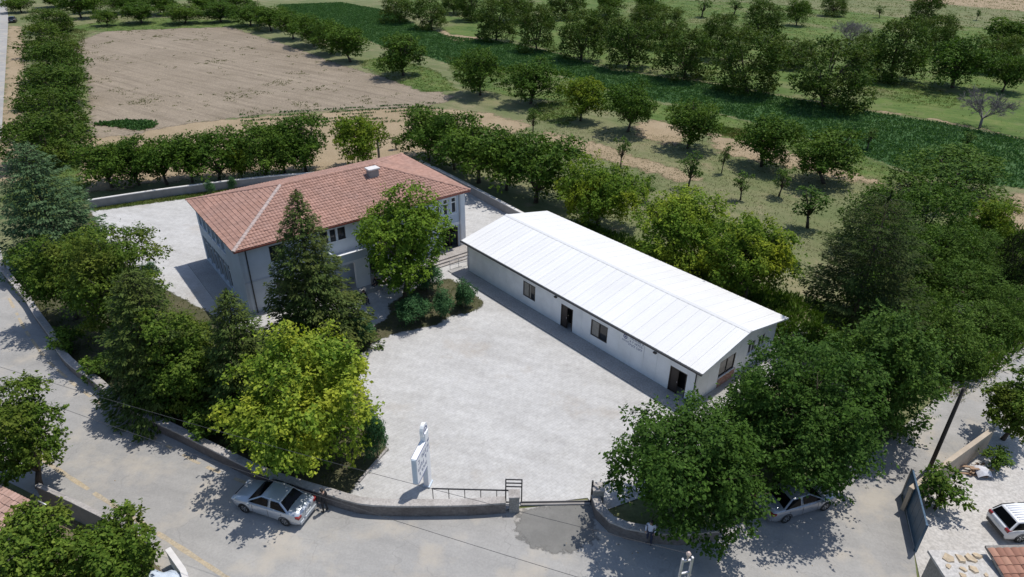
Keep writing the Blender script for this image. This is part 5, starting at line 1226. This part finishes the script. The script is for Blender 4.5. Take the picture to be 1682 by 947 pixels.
# junk heap by the tan wall
jk = empty('junk_heap', (JUNK[0], JUNK[1], .045)); tag(jk, 'heap of planks, cloth and scrap against the tan courtyard wall', 'junk heap')
for k in range(6):
    o = MB().box(-.75, .75, -.07, .07, 0, .05).build('plank', simple('plank_wood', (.30, .2, .13), .9, .2, 3) if k == 0 else bpy.data.materials['plank_wood'], jk)
    o.matrix_local = Matrix.Translation((random.uniform(-.3, .3), random.uniform(-.3, .3), .03 + k * .07)) @ Matrix.Rotation(random.uniform(-.6, 1.0), 4, 'Z') @ Matrix.Rotation(random.uniform(-.12, .12), 4, 'Y')
cl_ = MB(); nn = 9
for i in range(nn):
    for j in range(nn): cl_.v.append((-.1 + i * .11, -.5 + j * .11, .52 - .5 * ((i - 4) ** 2 + (j - 4) ** 2) / 40 + random.uniform(-.04, .04)))
for i in range(nn - 1):
    for j in range(nn - 1): cl_.f.append((i*nn + j, (i+1)*nn + j, (i+1)*nn + j + 1, i*nn + j + 1))
cl_.build('cloth', simple('grey_white_cloth', (.55, .55, .58), .9, .2, 5), jk, True)
# brushwood pile in the thicket
bp_ = empty('brushwood_pile', (PILE[0], PILE[1], .01)); tag(bp_, 'grey heap of cut brushwood and stones in the right thicket', 'wood pile')
br_ = MB()
for k in range(140):
    a = random.uniform(0, 2 * PI); rr = random.random() ** .5 * 1.3; z = (1.3 - rr) * random.uniform(.1, 1.1)
    c = Vector((rr * math.cos(a), rr * math.sin(a) * .8, max(.03, z))); d = Vector((random.gauss(.4, .6), random.gauss(-.5, .6), random.gauss(0, .25))).normalized() * random.uniform(.4, .9)
    br_.tube([c - d, c + d], [.035, .015], 4)
br_.build('branches', M['barkgrey'], bp_)
for k in range(7):
    o = link('stone', rock_mesh(40 + k, .8), bp_, M['coping']); o.location = (random.uniform(.2, 1.2), random.uniform(-.9, .3), random.uniform(.2, .8)); s_ = random.uniform(.15, .28); o.scale = (s_, s_, s_)
# bottom-left plot: tiled shed, T post, tarpaulin
bs = empty('tiled_shed', (-27.2, 23.6, .04), math.radians(-24)); tag(bs, 'shed with faded pink tile roof at the left bottom edge', 'shed')
MB().box(-2.4, 1.9, -1.8, 1.4, 0, 2.1).build('wall', M['conc'], bs)
e0 = Vector((-2.7, -2.1, 2.05)); e1 = Vector((2.2, -2.1, 2.05)); a0 = Vector((-2.7, 1.7, 2.75)); a1 = Vector((2.2, 1.7, 2.75))
MB().add([e0, e1, a1, a0] + [v - Vector((0, 0, .1)) for v in (e0, e1, a1, a0)], [(0,1,2,3), (7,6,5,4), (0,4,5,1), (1,5,6,2), (2,6,7,3), (3,7,4,0)]).build('roof_deck', M['tile3'], bs)
tiles_on([e0, e1, a1, a0], e0, e1, a0, .25, .36, seed=9).build('roof_tiles', M['tile3'], bs)['kind'] = 'stuff'
tp = empty('clothes_post', (-24.6, 24.9, .04), math.radians(-25)); tag(tp, 'pale T-shaped post standing in front of the dark block wall', 'post')
MB().tube([(0, 0, 0), (0, 0, 1.95)], .05, 8).build('upright', M['galv'], tp, True)
MB().tube([(-.35, 0, 1.96), (.35, 0, 1.96)], .045, 8).build('cross_bar', M['galv'], tp, True)
tm = MB(); nn = 10
for i in range(nn):
    for j in range(nn): tm.v.append((-17.6 + i * .2, 19.9 + j * .19, 1.25 + .12 * math.sin(i * 1.3 + j * .8) + .18 * math.sin(j * .5) - .02 * i))
for i in range(nn - 1):
    for j in range(nn - 1): tm.f.append((i*nn + j, (i+1)*nn + j, (i+1)*nn + j + 1, i*nn + j + 1))
to = tm.build('tarpaulin', simple('pale_blue_tarpaulin', (.50, .57, .66), .6, .1, 2), None, True); sm = to.modifiers.new('thick', 'SOLIDIFY'); sm.thickness = .02
tag(to, 'pale blue tarpaulin below the bushy tree at the bottom left', 'tarpaulin')

# ------------------------------------------------------------------ vegetation
def unit(v): return v / np.maximum(np.linalg.norm(v, axis=1, keepdims=True), 1e-9)
def leaf_mesh(name, C, N, D, L, Wd, mat, fold=.12):
    """one rhombic folded leaf per row: centre C, normal N, direction D"""
    n = len(C); D = unit(D - N * np.sum(D * N, axis=1, keepdims=True)); S = np.cross(N, D)
    L = np.broadcast_to(np.asarray(L, float).reshape(-1, 1), (n, 1)); Wd = np.broadcast_to(np.asarray(Wd, float).reshape(-1, 1), (n, 1))
    V = np.empty((n, 4, 3)); V[:, 0] = C - D * L / 2; V[:, 1] = C + S * Wd / 2 - N * L * fold; V[:, 2] = C + D * L / 2 - N * L * fold * .6; V[:, 3] = C - S * Wd / 2 - N * L * fold
    me = bpy.data.meshes.new(name)
    me.vertices.add(4 * n); me.vertices.foreach_set('co', V.astype(np.float32).ravel())
    me.loops.add(4 * n); me.loops.foreach_set('vertex_index', np.arange(4 * n, dtype=np.int32))
    me.polygons.add(n); me.polygons.foreach_set('loop_start', np.arange(0, 4 * n, 4, dtype=np.int32)); me.polygons.foreach_set('loop_total', np.full(n, 4, dtype=np.int32))
    me.update(calc_edges=True); me.validate()
    me.materials.append(mat); return me
def rdir(r, n): return unit(r.normal(size=(n, 3)))
def decid(seed, H, R, nleaf, lsize, mat, h0=.22, nl=22, aspect=.6, twig=.26, flat=.8, shape='round', lob=(.30, .46), up=.45, nup=.75, dup=-.25, gaps=1.0):
    r = np.random.default_rng(seed)
    zc0 = H * h0; Rz = (H - zc0) / 2; zc = zc0 + Rz
    # lobe centres spread over the crown volume
    nl = int(nl * 1.7); lob = (lob[0] * .66, lob[1] * .80); cs = []; tries = 0
    while len(cs) < nl and tries < 9000:
        tries += 1
        d = r.normal(size=3); d /= np.linalg.norm(d); rad = r.uniform(.30, .88) if len(cs) > 0 else r.uniform(0, .2)
        p = d * rad
        if shape == 'vase' and np.hypot(p[0], p[1]) > .45 + .45 * (p[2] + 1) / 2: continue
        if shape == 'dome' and p[2] < -.55: continue
        if shape == 'bushy':
            z_ = r.uniform(-.85, .85); a_ = r.uniform(0, 2 * PI); rl = .86 * (math.sqrt(1 - z_ * z_) if z_ > 0 else 1 - .12 * z_ * z_); q_ = rl * r.uniform(.25, 1) ** .6; p = np.array([q_ * math.cos(a_), q_ * math.sin(a_), z_])
        if all(np.linalg.norm(p - q[:3]) > .235 for q in cs): cs.append(np.array([*p, r.uniform(*lob)]))
    ld = rdir(r, 3); cs = [np.array([*(q[:3] * (1 + .16 * sum(max(0, float(q[:3] @ l_)) for l_ in ld) - .12)), q[3]]) for q in cs]
    cs = np.array(cs); asym = np.array([r.uniform(.9, 1.1), r.uniform(.9, 1.1), 1])
    CC = cs[:, :3] * np.array([R, R, Rz]) * asym + np.array([0, 0, zc]); LR = cs[:, 3] * R
    k = r.choice(len(cs), size=nleaf, p=(LR ** 2) / (LR ** 2).sum())
    outw = unit(cs[:, :3] + np.array([0, 0, .25])); d = unit(rdir(r, nleaf) + outw[k] * .55); flip = (d[:, 2] < 0) & (r.random(nleaf) < up); d[flip, 2] *= -1
    # bumpy shell: each lobe has its own wobble
    ph = r.uniform(0, 6.3, (len(cs), 3)); fq = r.uniform(2.5, 5, (len(cs), 3))
    wob = 1 + .16 * np.sin(fq[k, 0] * d[:, 0] * 1.6 + ph[k, 0]) + .16 * np.sin(fq[k, 1] * d[:, 1] * 1.6 + ph[k, 1]) + .12 * np.sin(fq[k, 2] * d[:, 2] * 2 + ph[k, 2])
    rad = LR[k] * wob * (1 - .55 * r.random(nleaf) ** 2.2)
    C = CC[k] + d * rad[:, None] * np.array([1, 1, flat])
    # twigs sticking out of the outline
    nt = int(nleaf * twig); tk = r.choice(len(cs), size=max(8, nt // 9)); td = rdir(r, len(tk)); td[:, 2] = np.abs(td[:, 2]) * .9 - .15; td = unit(td)
    q = r.integers(0, len(tk), nt); tt = r.uniform(.75, 1.5, nt)
    C[:nt] = CC[tk[q]] + td[q] * (LR[tk[q]] * tt)[:, None] * np.array([1, 1, flat]) + r.normal(0, .05 * R * .5, (nt, 3)) * .5
    d[:nt] = td[q]
    # thin the foliage along soft 3-d noise so dark gaps open between clumps
    if gaps:
        f_ = np.zeros(nleaf); lam = max(.5, R * .30)
        for _ in range(7): kv = rdir(r, 1)[0] * 2 * PI / (lam * r.uniform(.6, 1.6)); f_ += np.sin(C @ kv + r.uniform(0, 6.3))
        keep = f_ > -gaps + r.normal(0, .5, nleaf); C, d, k = C[keep], d[keep], k[keep]; nleaf = len(C)
    C[:, 2] = np.maximum(C[:, 2], .15 + .02 * H)
    N = unit(d * .55 + np.array([0, 0, nup]) + r.normal(0, .55, (nleaf, 3)))
    D = unit(d + r.normal(0, .7, (nleaf, 3)) + np.array([0, 0, dup]))
    sz = lsize * r.uniform(.5, 1.5, nleaf)
    crown = leaf_mesh('crown', C, N, D, sz, sz * aspect, mat)
    # trunk and limbs
    tr = MB(); tb = max(.07, H * .022)
    bend = Vector((r.normal(0, .03) * H, r.normal(0, .03) * H, 0)); top = Vector((bend.x, bend.y, max(zc0 * 1.0, H * .18)))
    tr.tube([(0, 0, -.05), (bend.x * .4, bend.y * .4, top.z * .5), top], [tb * 1.35, tb, tb * .85], 7)
    lm = MB()
    for c in CC[: min(len(CC), 14)]:
        c = Vector(c); mid = top.lerp(c, .5) + Vector((0, 0, .10 * (c - top).length)); lm.tube([top - Vector((0, 0, .1)), mid, c], [tb * .55, tb * .35, tb * .12], 5)
        for _ in range(3):
            e = c + Vector(r.normal(0, 1, 3)).normalized() * R * .3; lm.tube([mid.lerp(c, .6), e], [tb * .18, tb * .05], 4)
    return tr.mesh('trunk', True), lm.mesh('limbs', True), crown
def conifer(seed, H, R, mat, step=.42, nb=9, droop=.25, spray=.42, low=.06, power=.9, dens=1.0, upturn=.0, wd=.30):
    r = np.random.default_rng(seed); C = []; N = []; D = []; L = []
    tr = MB(); tr.tube([(0, 0, -.05), (0, 0, H * .5), (0, 0, H * .985)], [H * .02, H * .012, .02], 7); lm = MB()
    z = H * low
    while z < H * .985:
        t = (z - H * low) / (H * (1 - low)); Lb = R * (1 - t) ** power * 1.0 + .12
        n = max(4, int(nb * (.6 + .4 * (1 - t))))
        a0 = r.uniform(0, 6.3)
        for k in range(n):
            a = a0 + 2 * PI * k / n + r.normal(0, .16); l = Lb * r.uniform(.72, 1.12); dr = droop * r.uniform(.6, 1.4) * (1 - t * .9) - upturn * t
            u = np.array([math.cos(a), math.sin(a), 0]); s = np.array([-u[1], u[0], 0])
            m = max(4, int(l / spray * 4.2 * dens)); ts = np.sqrt(r.uniform(.03, 1, m)); side = r.uniform(-1, 1, m)
            wspan = l * wd * (1.05 - ts * .75) + .08
            zz = z - dr * l * ts ** 1.3 + .14 * l * np.maximum(0, ts - .7) + r.normal(0, .06, m) - np.abs(side) * .10 * wspan
            P_ = u * (l * ts)[:, None] + s * (side * wspan)[:, None]; P_[:, 2] = zz
            C.append(P_); dd = u + s * (side * .9)[:, None] + np.array([0, 0, -.18]) + r.normal(0, .2, (m, 3)); D.append(dd)
            N.append(np.tile([0, 0, 1.0], (m, 1)) + u * .35 + r.normal(0, .35, (m, 3))); L.append(spray * r.uniform(.6, 1.25, m) * (1 - t * .45))
            if l > .6 and k % 2 == 0: lm.tube([(0, 0, z), tuple(u * l * .85 + np.array([0, 0, z - dr * l * .8]))], [.03, .01], 4)
        z += step * r.uniform(.8, 1.2) * (1 - t * .45)
    C = np.concatenate(C); N = unit(np.concatenate(N)); D = unit(np.concatenate(D)); L = np.concatenate(L)
    # leader tuft
    n = 40; Ct = np.stack([r.normal(0, .06, n), r.normal(0, .06, n), H - r.random(n) * .9], 1); C = np.concatenate([C, Ct]); N = np.concatenate([N, rdir(r, n)]); D = np.concatenate([D, unit(np.stack([r.normal(0, .5, n), r.normal(0, .5, n), np.ones(n)], 1))]); L = np.concatenate([L, np.full(n, .3)])
    return tr.mesh('trunk', True), lm.mesh('limbs', True), leaf_mesh('crown', C, N, D, L, L * .42, mat, .10)
def bare_tree(seed, H, R):
    r = random.Random(seed); tr = MB(); lm = MB(); tr.tube([(0, 0, -.05), (.1, 0, H * .22)], [H * .03, H * .024], 7)
    def grow(p, d, l, rad, dep):
        q = p + d * l; lm.tube([p, p.lerp(q, .5) + Vector((r.gauss(0, .06), r.gauss(0, .06), .04)) * l, q], [rad, rad * .8, rad * .6], 4, False)
        if dep == 0: return
        for _ in range(4 if dep > 1 else 5):
            nd = (d + Vector((r.gauss(0, .62), r.gauss(0, .62), r.gauss(.12, .4)))).normalized(); grow(p.lerp(q, r.uniform(.55, 1)), nd, l * r.uniform(.55, .8), max(.02, rad * .55), dep - 1)
    for k in range(6):
        a = k * 2 * PI / 6 + r.uniform(-.3, .3); grow(Vector((.1, 0, H * .2)), Vector((math.cos(a) * R / H * 1.1, math.sin(a) * R / H * 1.1, r.uniform(.5, .9))).normalized(), H * .30, H * .014, 4)
    return tr.mesh('trunk', True), lm.mesh('limbs', True), None
def put_tree(name, label, cat, group, x, y, rz, meshes, sc=(1, 1, 1), bark='bark', z=.0):
    e = empty(name, (x, y, z), rz); e.scale = sc; tag(e, label, cat, group)
    t, l, c = meshes
    link('trunk', t, e, M[bark] if not t.materials else None); link('limbs', l, e, M[bark] if not l.materials else None)
    if c is not None: link('crown', c, e)
    return e
PROTO = {}
def proto(kind, i):
    key = (kind, i)
    if key not in PROTO:
        sd = sum(ord(ch) for ch in kind) * 7 + i
        if kind in ('orch', 'orchy'): PROTO[key] = decid(sd, 7, 3.5, 13500, .26, F[kind], .10, 24, .55, .30, .95, up=.4, nup=.4, dup=.25, gaps=1.4)
        elif kind == 'hedge': PROTO[key] = decid(sd, 7, 4.4, 14000, .31, F[kind], .0, 30, .55, .24, .95, 'bushy', nup=.4, dup=.3)
        elif kind == 'bush': PROTO[key] = decid(sd, 9, 4.4, 15000, .32, F[kind], .0, 34, .45, .32, 1.0, 'bushy', (.26, .42), nup=.25, dup=.5, gaps=1.9)
        elif kind == 'sap': PROTO[key] = decid(sd, 4.5, 1.5, 1500, .21, F[kind], .28, 10, .55, .3, 1.0, 'vase')
        elif kind in ('thick', 'dark'): PROTO[key] = decid(sd, 5, 3.0, 14000, .20, F[kind], .0, 30, .5, .32, 1.0, 'bushy', nup=.35, dup=.35)
        elif kind == 'juniper': PROTO[key] = decid(sd, 2.6, 1.25, 7000, .14, F[kind], .04, 12, .45, .08, .95, lob=(.52, .68), gaps=0)
        elif kind == 'shrubg': PROTO[key] = decid(sd, 2.6, 1.35, 2600, .20, F[kind], .05, 14, .5, .3, .9)
    return PROTO[key]
BASE = {'orch': (7, 3.15), 'orchy': (7, 3.3), 'hedge': (7, 4.0), 'bush': (8.4, 4.2), 'sap': (4.5, 1.5), 'thick': (5, 2.9), 'dark': (5, 3.0), 'juniper': (2.6, 1.35), 'shrubg': (2.6, 1.35)}
CATS = {'cedar': 'cedar_tree', 'fir': 'fir_tree', 'spruce': 'spruce_tree', 'pine': 'pine_tree', 'juniper': 'round_shrub', 'shrubg': 'bush', 'sap': 'sapling', 'bare': 'bare_tree', 'thick': 'thicket_tree', 'hedge': 'hedge_tree'}
cnt = {}
for i, (k, kind, x, y, H, R, lab) in enumerate(TREES):
    group = None
    if isinstance(lab, tuple): lab, group = lab
    nm = CATS.get(kind, 'fruit_tree' if kind in ('orch', 'orchy', 'bush') else 'leafy_tree')
    cat = 'shrub' if kind in ('juniper', 'shrubg') else ('sapling' if kind == 'sap' else 'tree')
    if group is None and cat == 'shrub': group = 'garden shrubs'
    rz = (i * 2.399) % (2 * PI)
    j = cnt.get(kind, 0); cnt[kind] = j + 1
    if kind in BASE:
        nv_ = {'orch': 8, 'orchy': 3, 'hedge': 3, 'bush': 6, 'sap': 4, 'thick': 5, 'dark': 1, 'juniper': 3, 'shrubg': 2}[kind]
        h0, r0 = BASE[kind]; s = R / r0
        put_tree(nm, lab, cat, group, x, y, rz, proto(kind, j % nv_), (s * (1 + .10 * math.sin(i * 3.1)), s * (1 + .10 * math.cos(i * 2.3)), H / h0)).rotation_euler = (.05 * math.sin(i * 1.7), .05 * math.cos(i * 2.9), rz)
    elif kind == 'bare': put_tree(nm, lab, cat, group, x, y, rz, bare_tree(20 + j, H, R), bark='barkgrey')
    elif kind == 'cedar': put_tree(nm, lab, cat, group, x, y, rz, conifer(300 + j, H, R, F['cedar'], .46, 12, .16, .42, .05, .58, 2.2, .2, .36), bark='barkdark')
    elif kind == 'fir': put_tree(nm, lab, cat, group, x, y, rz, conifer(310 + j, H, R, F['fir'], .36, 12, .20, .36, .04, .62, 2.3, .1, .36), bark='barkdark')
    elif kind == 'spruce': put_tree(nm, lab, cat, group, x, y, rz, conifer(320 + j, H, R, F['spruce'], .36, 12, .30, .36, .05, .74, 2.3, .1, .34), bark='barkdark')
    elif kind == 'pine': put_tree(nm, lab, cat, group, x, y, rz, conifer(330 + j, H * 1.05, R * 1.05, F['pine'], .62, 9, -.12, .30, .30, .42, 4.2, .0, .42), bark='barkdark')
    else:
        ls = {'yellow': .23, 'yg': .22, 'maple': .21, 'mulberry': .19, 'leafy': .18}[kind]
        nl_ = int(min(46000, 1500 * R * R ** .9 * (.27 / ls) ** 2))
        put_tree(nm, lab, cat, group, x, y, rz, decid(400 + i, H, R * 1.0, nl_, ls, F[kind], {'mulberry': .04, 'yellow': .03, 'leafy': .08}.get(kind, .15), 34 if R > 3.5 else 24, .62, .2, .85, up=.5))

# ------------------------------------------------------------------ ground cover (uncountable)
def inpoly(P_, poly):
    x, y = P_[:, 0], P_[:, 1]; c = np.zeros(len(P_), bool); n = len(poly)
    for i in range(n):
        x1, y1 = poly[i][:2]; x2, y2 = poly[(i + 1) % n][:2]
        c ^= ((y1 > y) != (y2 > y)) & (x < (x2 - x1) * (y - y1) / (y2 - y1 + 1e-12) + x1)
    return c
def scatter(poly, n, r, holes=()):
    xs = [p[0] for p in poly]; ys = [p[1] for p in poly]; out = np.zeros((0, 2))
    while len(out) < n:
        q = np.stack([r.uniform(min(xs), max(xs), n * 2), r.uniform(min(ys), max(ys), n * 2)], 1); q = q[inpoly(q, poly)]
        for h in holes: q = q[~inpoly(q, h)]
        out = np.concatenate([out, q])
    return out[:n]
def tufts(name, label, cat, P_, h, blades, w, mat, r, spread=.12, lean=.5):
    n = len(P_); k = np.repeat(np.arange(n), blades); m = len(k); hs_ = h * r.uniform(.5, 1.3, n)[k] * r.uniform(.7, 1.1, m)
    D = unit(np.stack([r.normal(0, lean, m), r.normal(0, lean, m), np.ones(m)], 1)); C = np.empty((m, 3)); C[:, :2] = P_[k] + r.normal(0, spread, (m, 2)); C[:, 2] = .03; C += D * (hs_ / 2)[:, None]
    N = unit(np.cross(D, rdir(r, m)))
    me = leaf_mesh(name, C, N, D, hs_, np.full(m, w) * r.uniform(.7, 1.3, m), mat, .05)
    return tag(link(name, me), label, cat, kind='stuff')
r = np.random.default_rng(99)
visible_crop = CROP
q = scatter(CROP, 26000, r)
tufts('crop_plants', 'dense dark green crop covering the strip between the orchards', 'crop', q, .36, 5, .22, F['crop'], r, .3, .7)
w_ = scatter(SOIL, 420, r); cl = scatter(SOIL, 26, r); w_ = np.concatenate([w_[:150], cl[r.integers(0, 26, 330)] + r.normal(0, 1.5, (330, 2))])
tufts('field_weeds', 'scattered grey-green weeds on the ploughed field', 'weeds', w_[inpoly(w_, SOIL)], .24, 9, .13, F['weed'], r, .28, 1.3)
q = np.concatenate([scatter(g, int(60 + 5 * len(g)) * 9, r) for g in GREEN])
tufts('meadow_grass', 'rough green grass patches among the orchard trees', 'grass', q, .28, 4, .10, F['grass'], r, .2, .8)
q = np.concatenate([scatter(BED, 2600, r), scatter(BED2, 260, r), scatter(GRASSSTRIP, 1500, r)])
tufts('garden_grass', 'weedy grass growing in the garden beds of the walled yard', 'grass', q, .22, 4, .06, F['grass'], r, .12, .8)
orch_area = [(-5, 96), (8, 104), (30, 95), (60, 80), (60, 62), (40, 60), (30, 58), (20, 62), (4, 72)]
q = scatter(orch_area, 8000, r)
tufts('orchard_grass', 'short dry grass on the mown orchard floor', 'grass', q, .16, 3, .07, F['weed'], r, .15, .9)
side = [(26, 36), (34, 39), (50, 50), (60, 62), (50, 68), (34, 58), (27, 46)]
q = scatter(side, 3600, r)
tufts('thicket_undergrowth', 'tangled green undergrowth between the thicket trees at the right', 'undergrowth', q, .7, 6, .16, F['thick'], r, .3, .8)
q = scatter([(3.7, 62.4), (20.7, 42.7), (27, 42), (31, 47), (24, 51), (7.5, 66)], 3000, r)
tufts('wall_foot_weeds', 'dark weeds and brambles growing behind the white prefab', 'undergrowth', q, .6, 6, .14, F['thick'], r, .3, .8)
q = scatter([(-62, 82), (-57, 82), (-115, 190), (-128, 190)], 2600, r)
tufts('verge_grass', 'dry grass verge between the far left road and the hedge row', 'grass', q, .4, 4, .14, F['weed'], r, .3, .8)
lane = [(30.5, 38.2), (34, 41), (44, 49), (46, 48), (36, 40), (31, 36.5)]
q = scatter(lane, 500, r)
tufts('lane_grass', 'grass fringe along the edge of the right lane', 'grass', q, .3, 5, .06, F['grass'], r, .2, .8)
far = [(20, 165), (60, 140), (130, 118), (200, 170), (230, 290), (40, 290)]
q = scatter(far, 9000, r)
tufts('rough_grass', 'rough grass and weeds under the far right orchard trees', 'grass', q, .34, 4, .2, F['grass'], r, .5, .9)
# rows of vegetables behind the house, planted in lines
V0, V1 = Vector(VEG[0]), Vector(VEG[2]); rows_ = []
dv = (V1 - V0).normalized(); nv2 = Vector((dv.y, -dv.x))
for row in range(6):
    for k in range(int((V1 - V0).length / .35)):
        p = V0 + dv * (k * .35) + nv2 * (row * 1.9 + .4)
        if smooth_noise(k * .15 + row * 7, 2) > -.3: rows_.append((p.x, p.y))
rows_ = np.array(rows_); rows_ = rows_[inpoly(rows_, VEG)]
tufts('vegetable_rows', 'low green vegetable rows between the ploughed field and the back fruit trees', 'crop', rows_ + r.normal(0, .1, rows_.shape), .32, 7, .18, F['crop'], r, .2, .8)
q = scatter(PATCH, 420, r)
tufts('melon_patch', 'dark green creeping plants at the near left edge of the ploughed field', 'crop', q, .5, 7, .30, F['crop'], r, .3, 1.0)
# stones and litter on the road
def bits(name, label, P_, s0, s1, mat):
    mb = MB()
    for (x, y) in P_:
        s = random.uniform(s0, s1); a = random.uniform(0, 6.3); c_, s_ = math.cos(a) * s, math.sin(a) * s
        mb.add([(x + c_, y + s_, .034), (x - s_ * .8, y + c_ * .8, .034), (x - c_, y - s_, .034), (x + s_ * .7, y - c_ * .7, .034), (x, y, .034 + s * .6)], [(0,1,4), (1,2,4), (2,3,4), (3,0,4)])
    tag(mb.build(name, mat), label, 'gravel', kind='stuff')
bits('road_gravel', 'loose stones and dry clods along the road edges', scatter(ROAD, 500, r, (YARD,)), .02, .07, M['tan'])
bits('yard_debris', 'dry leaves and small stones scattered on the yard paving', scatter(YARD, 380, r, (BED,)), .015, .045, M['bed'])
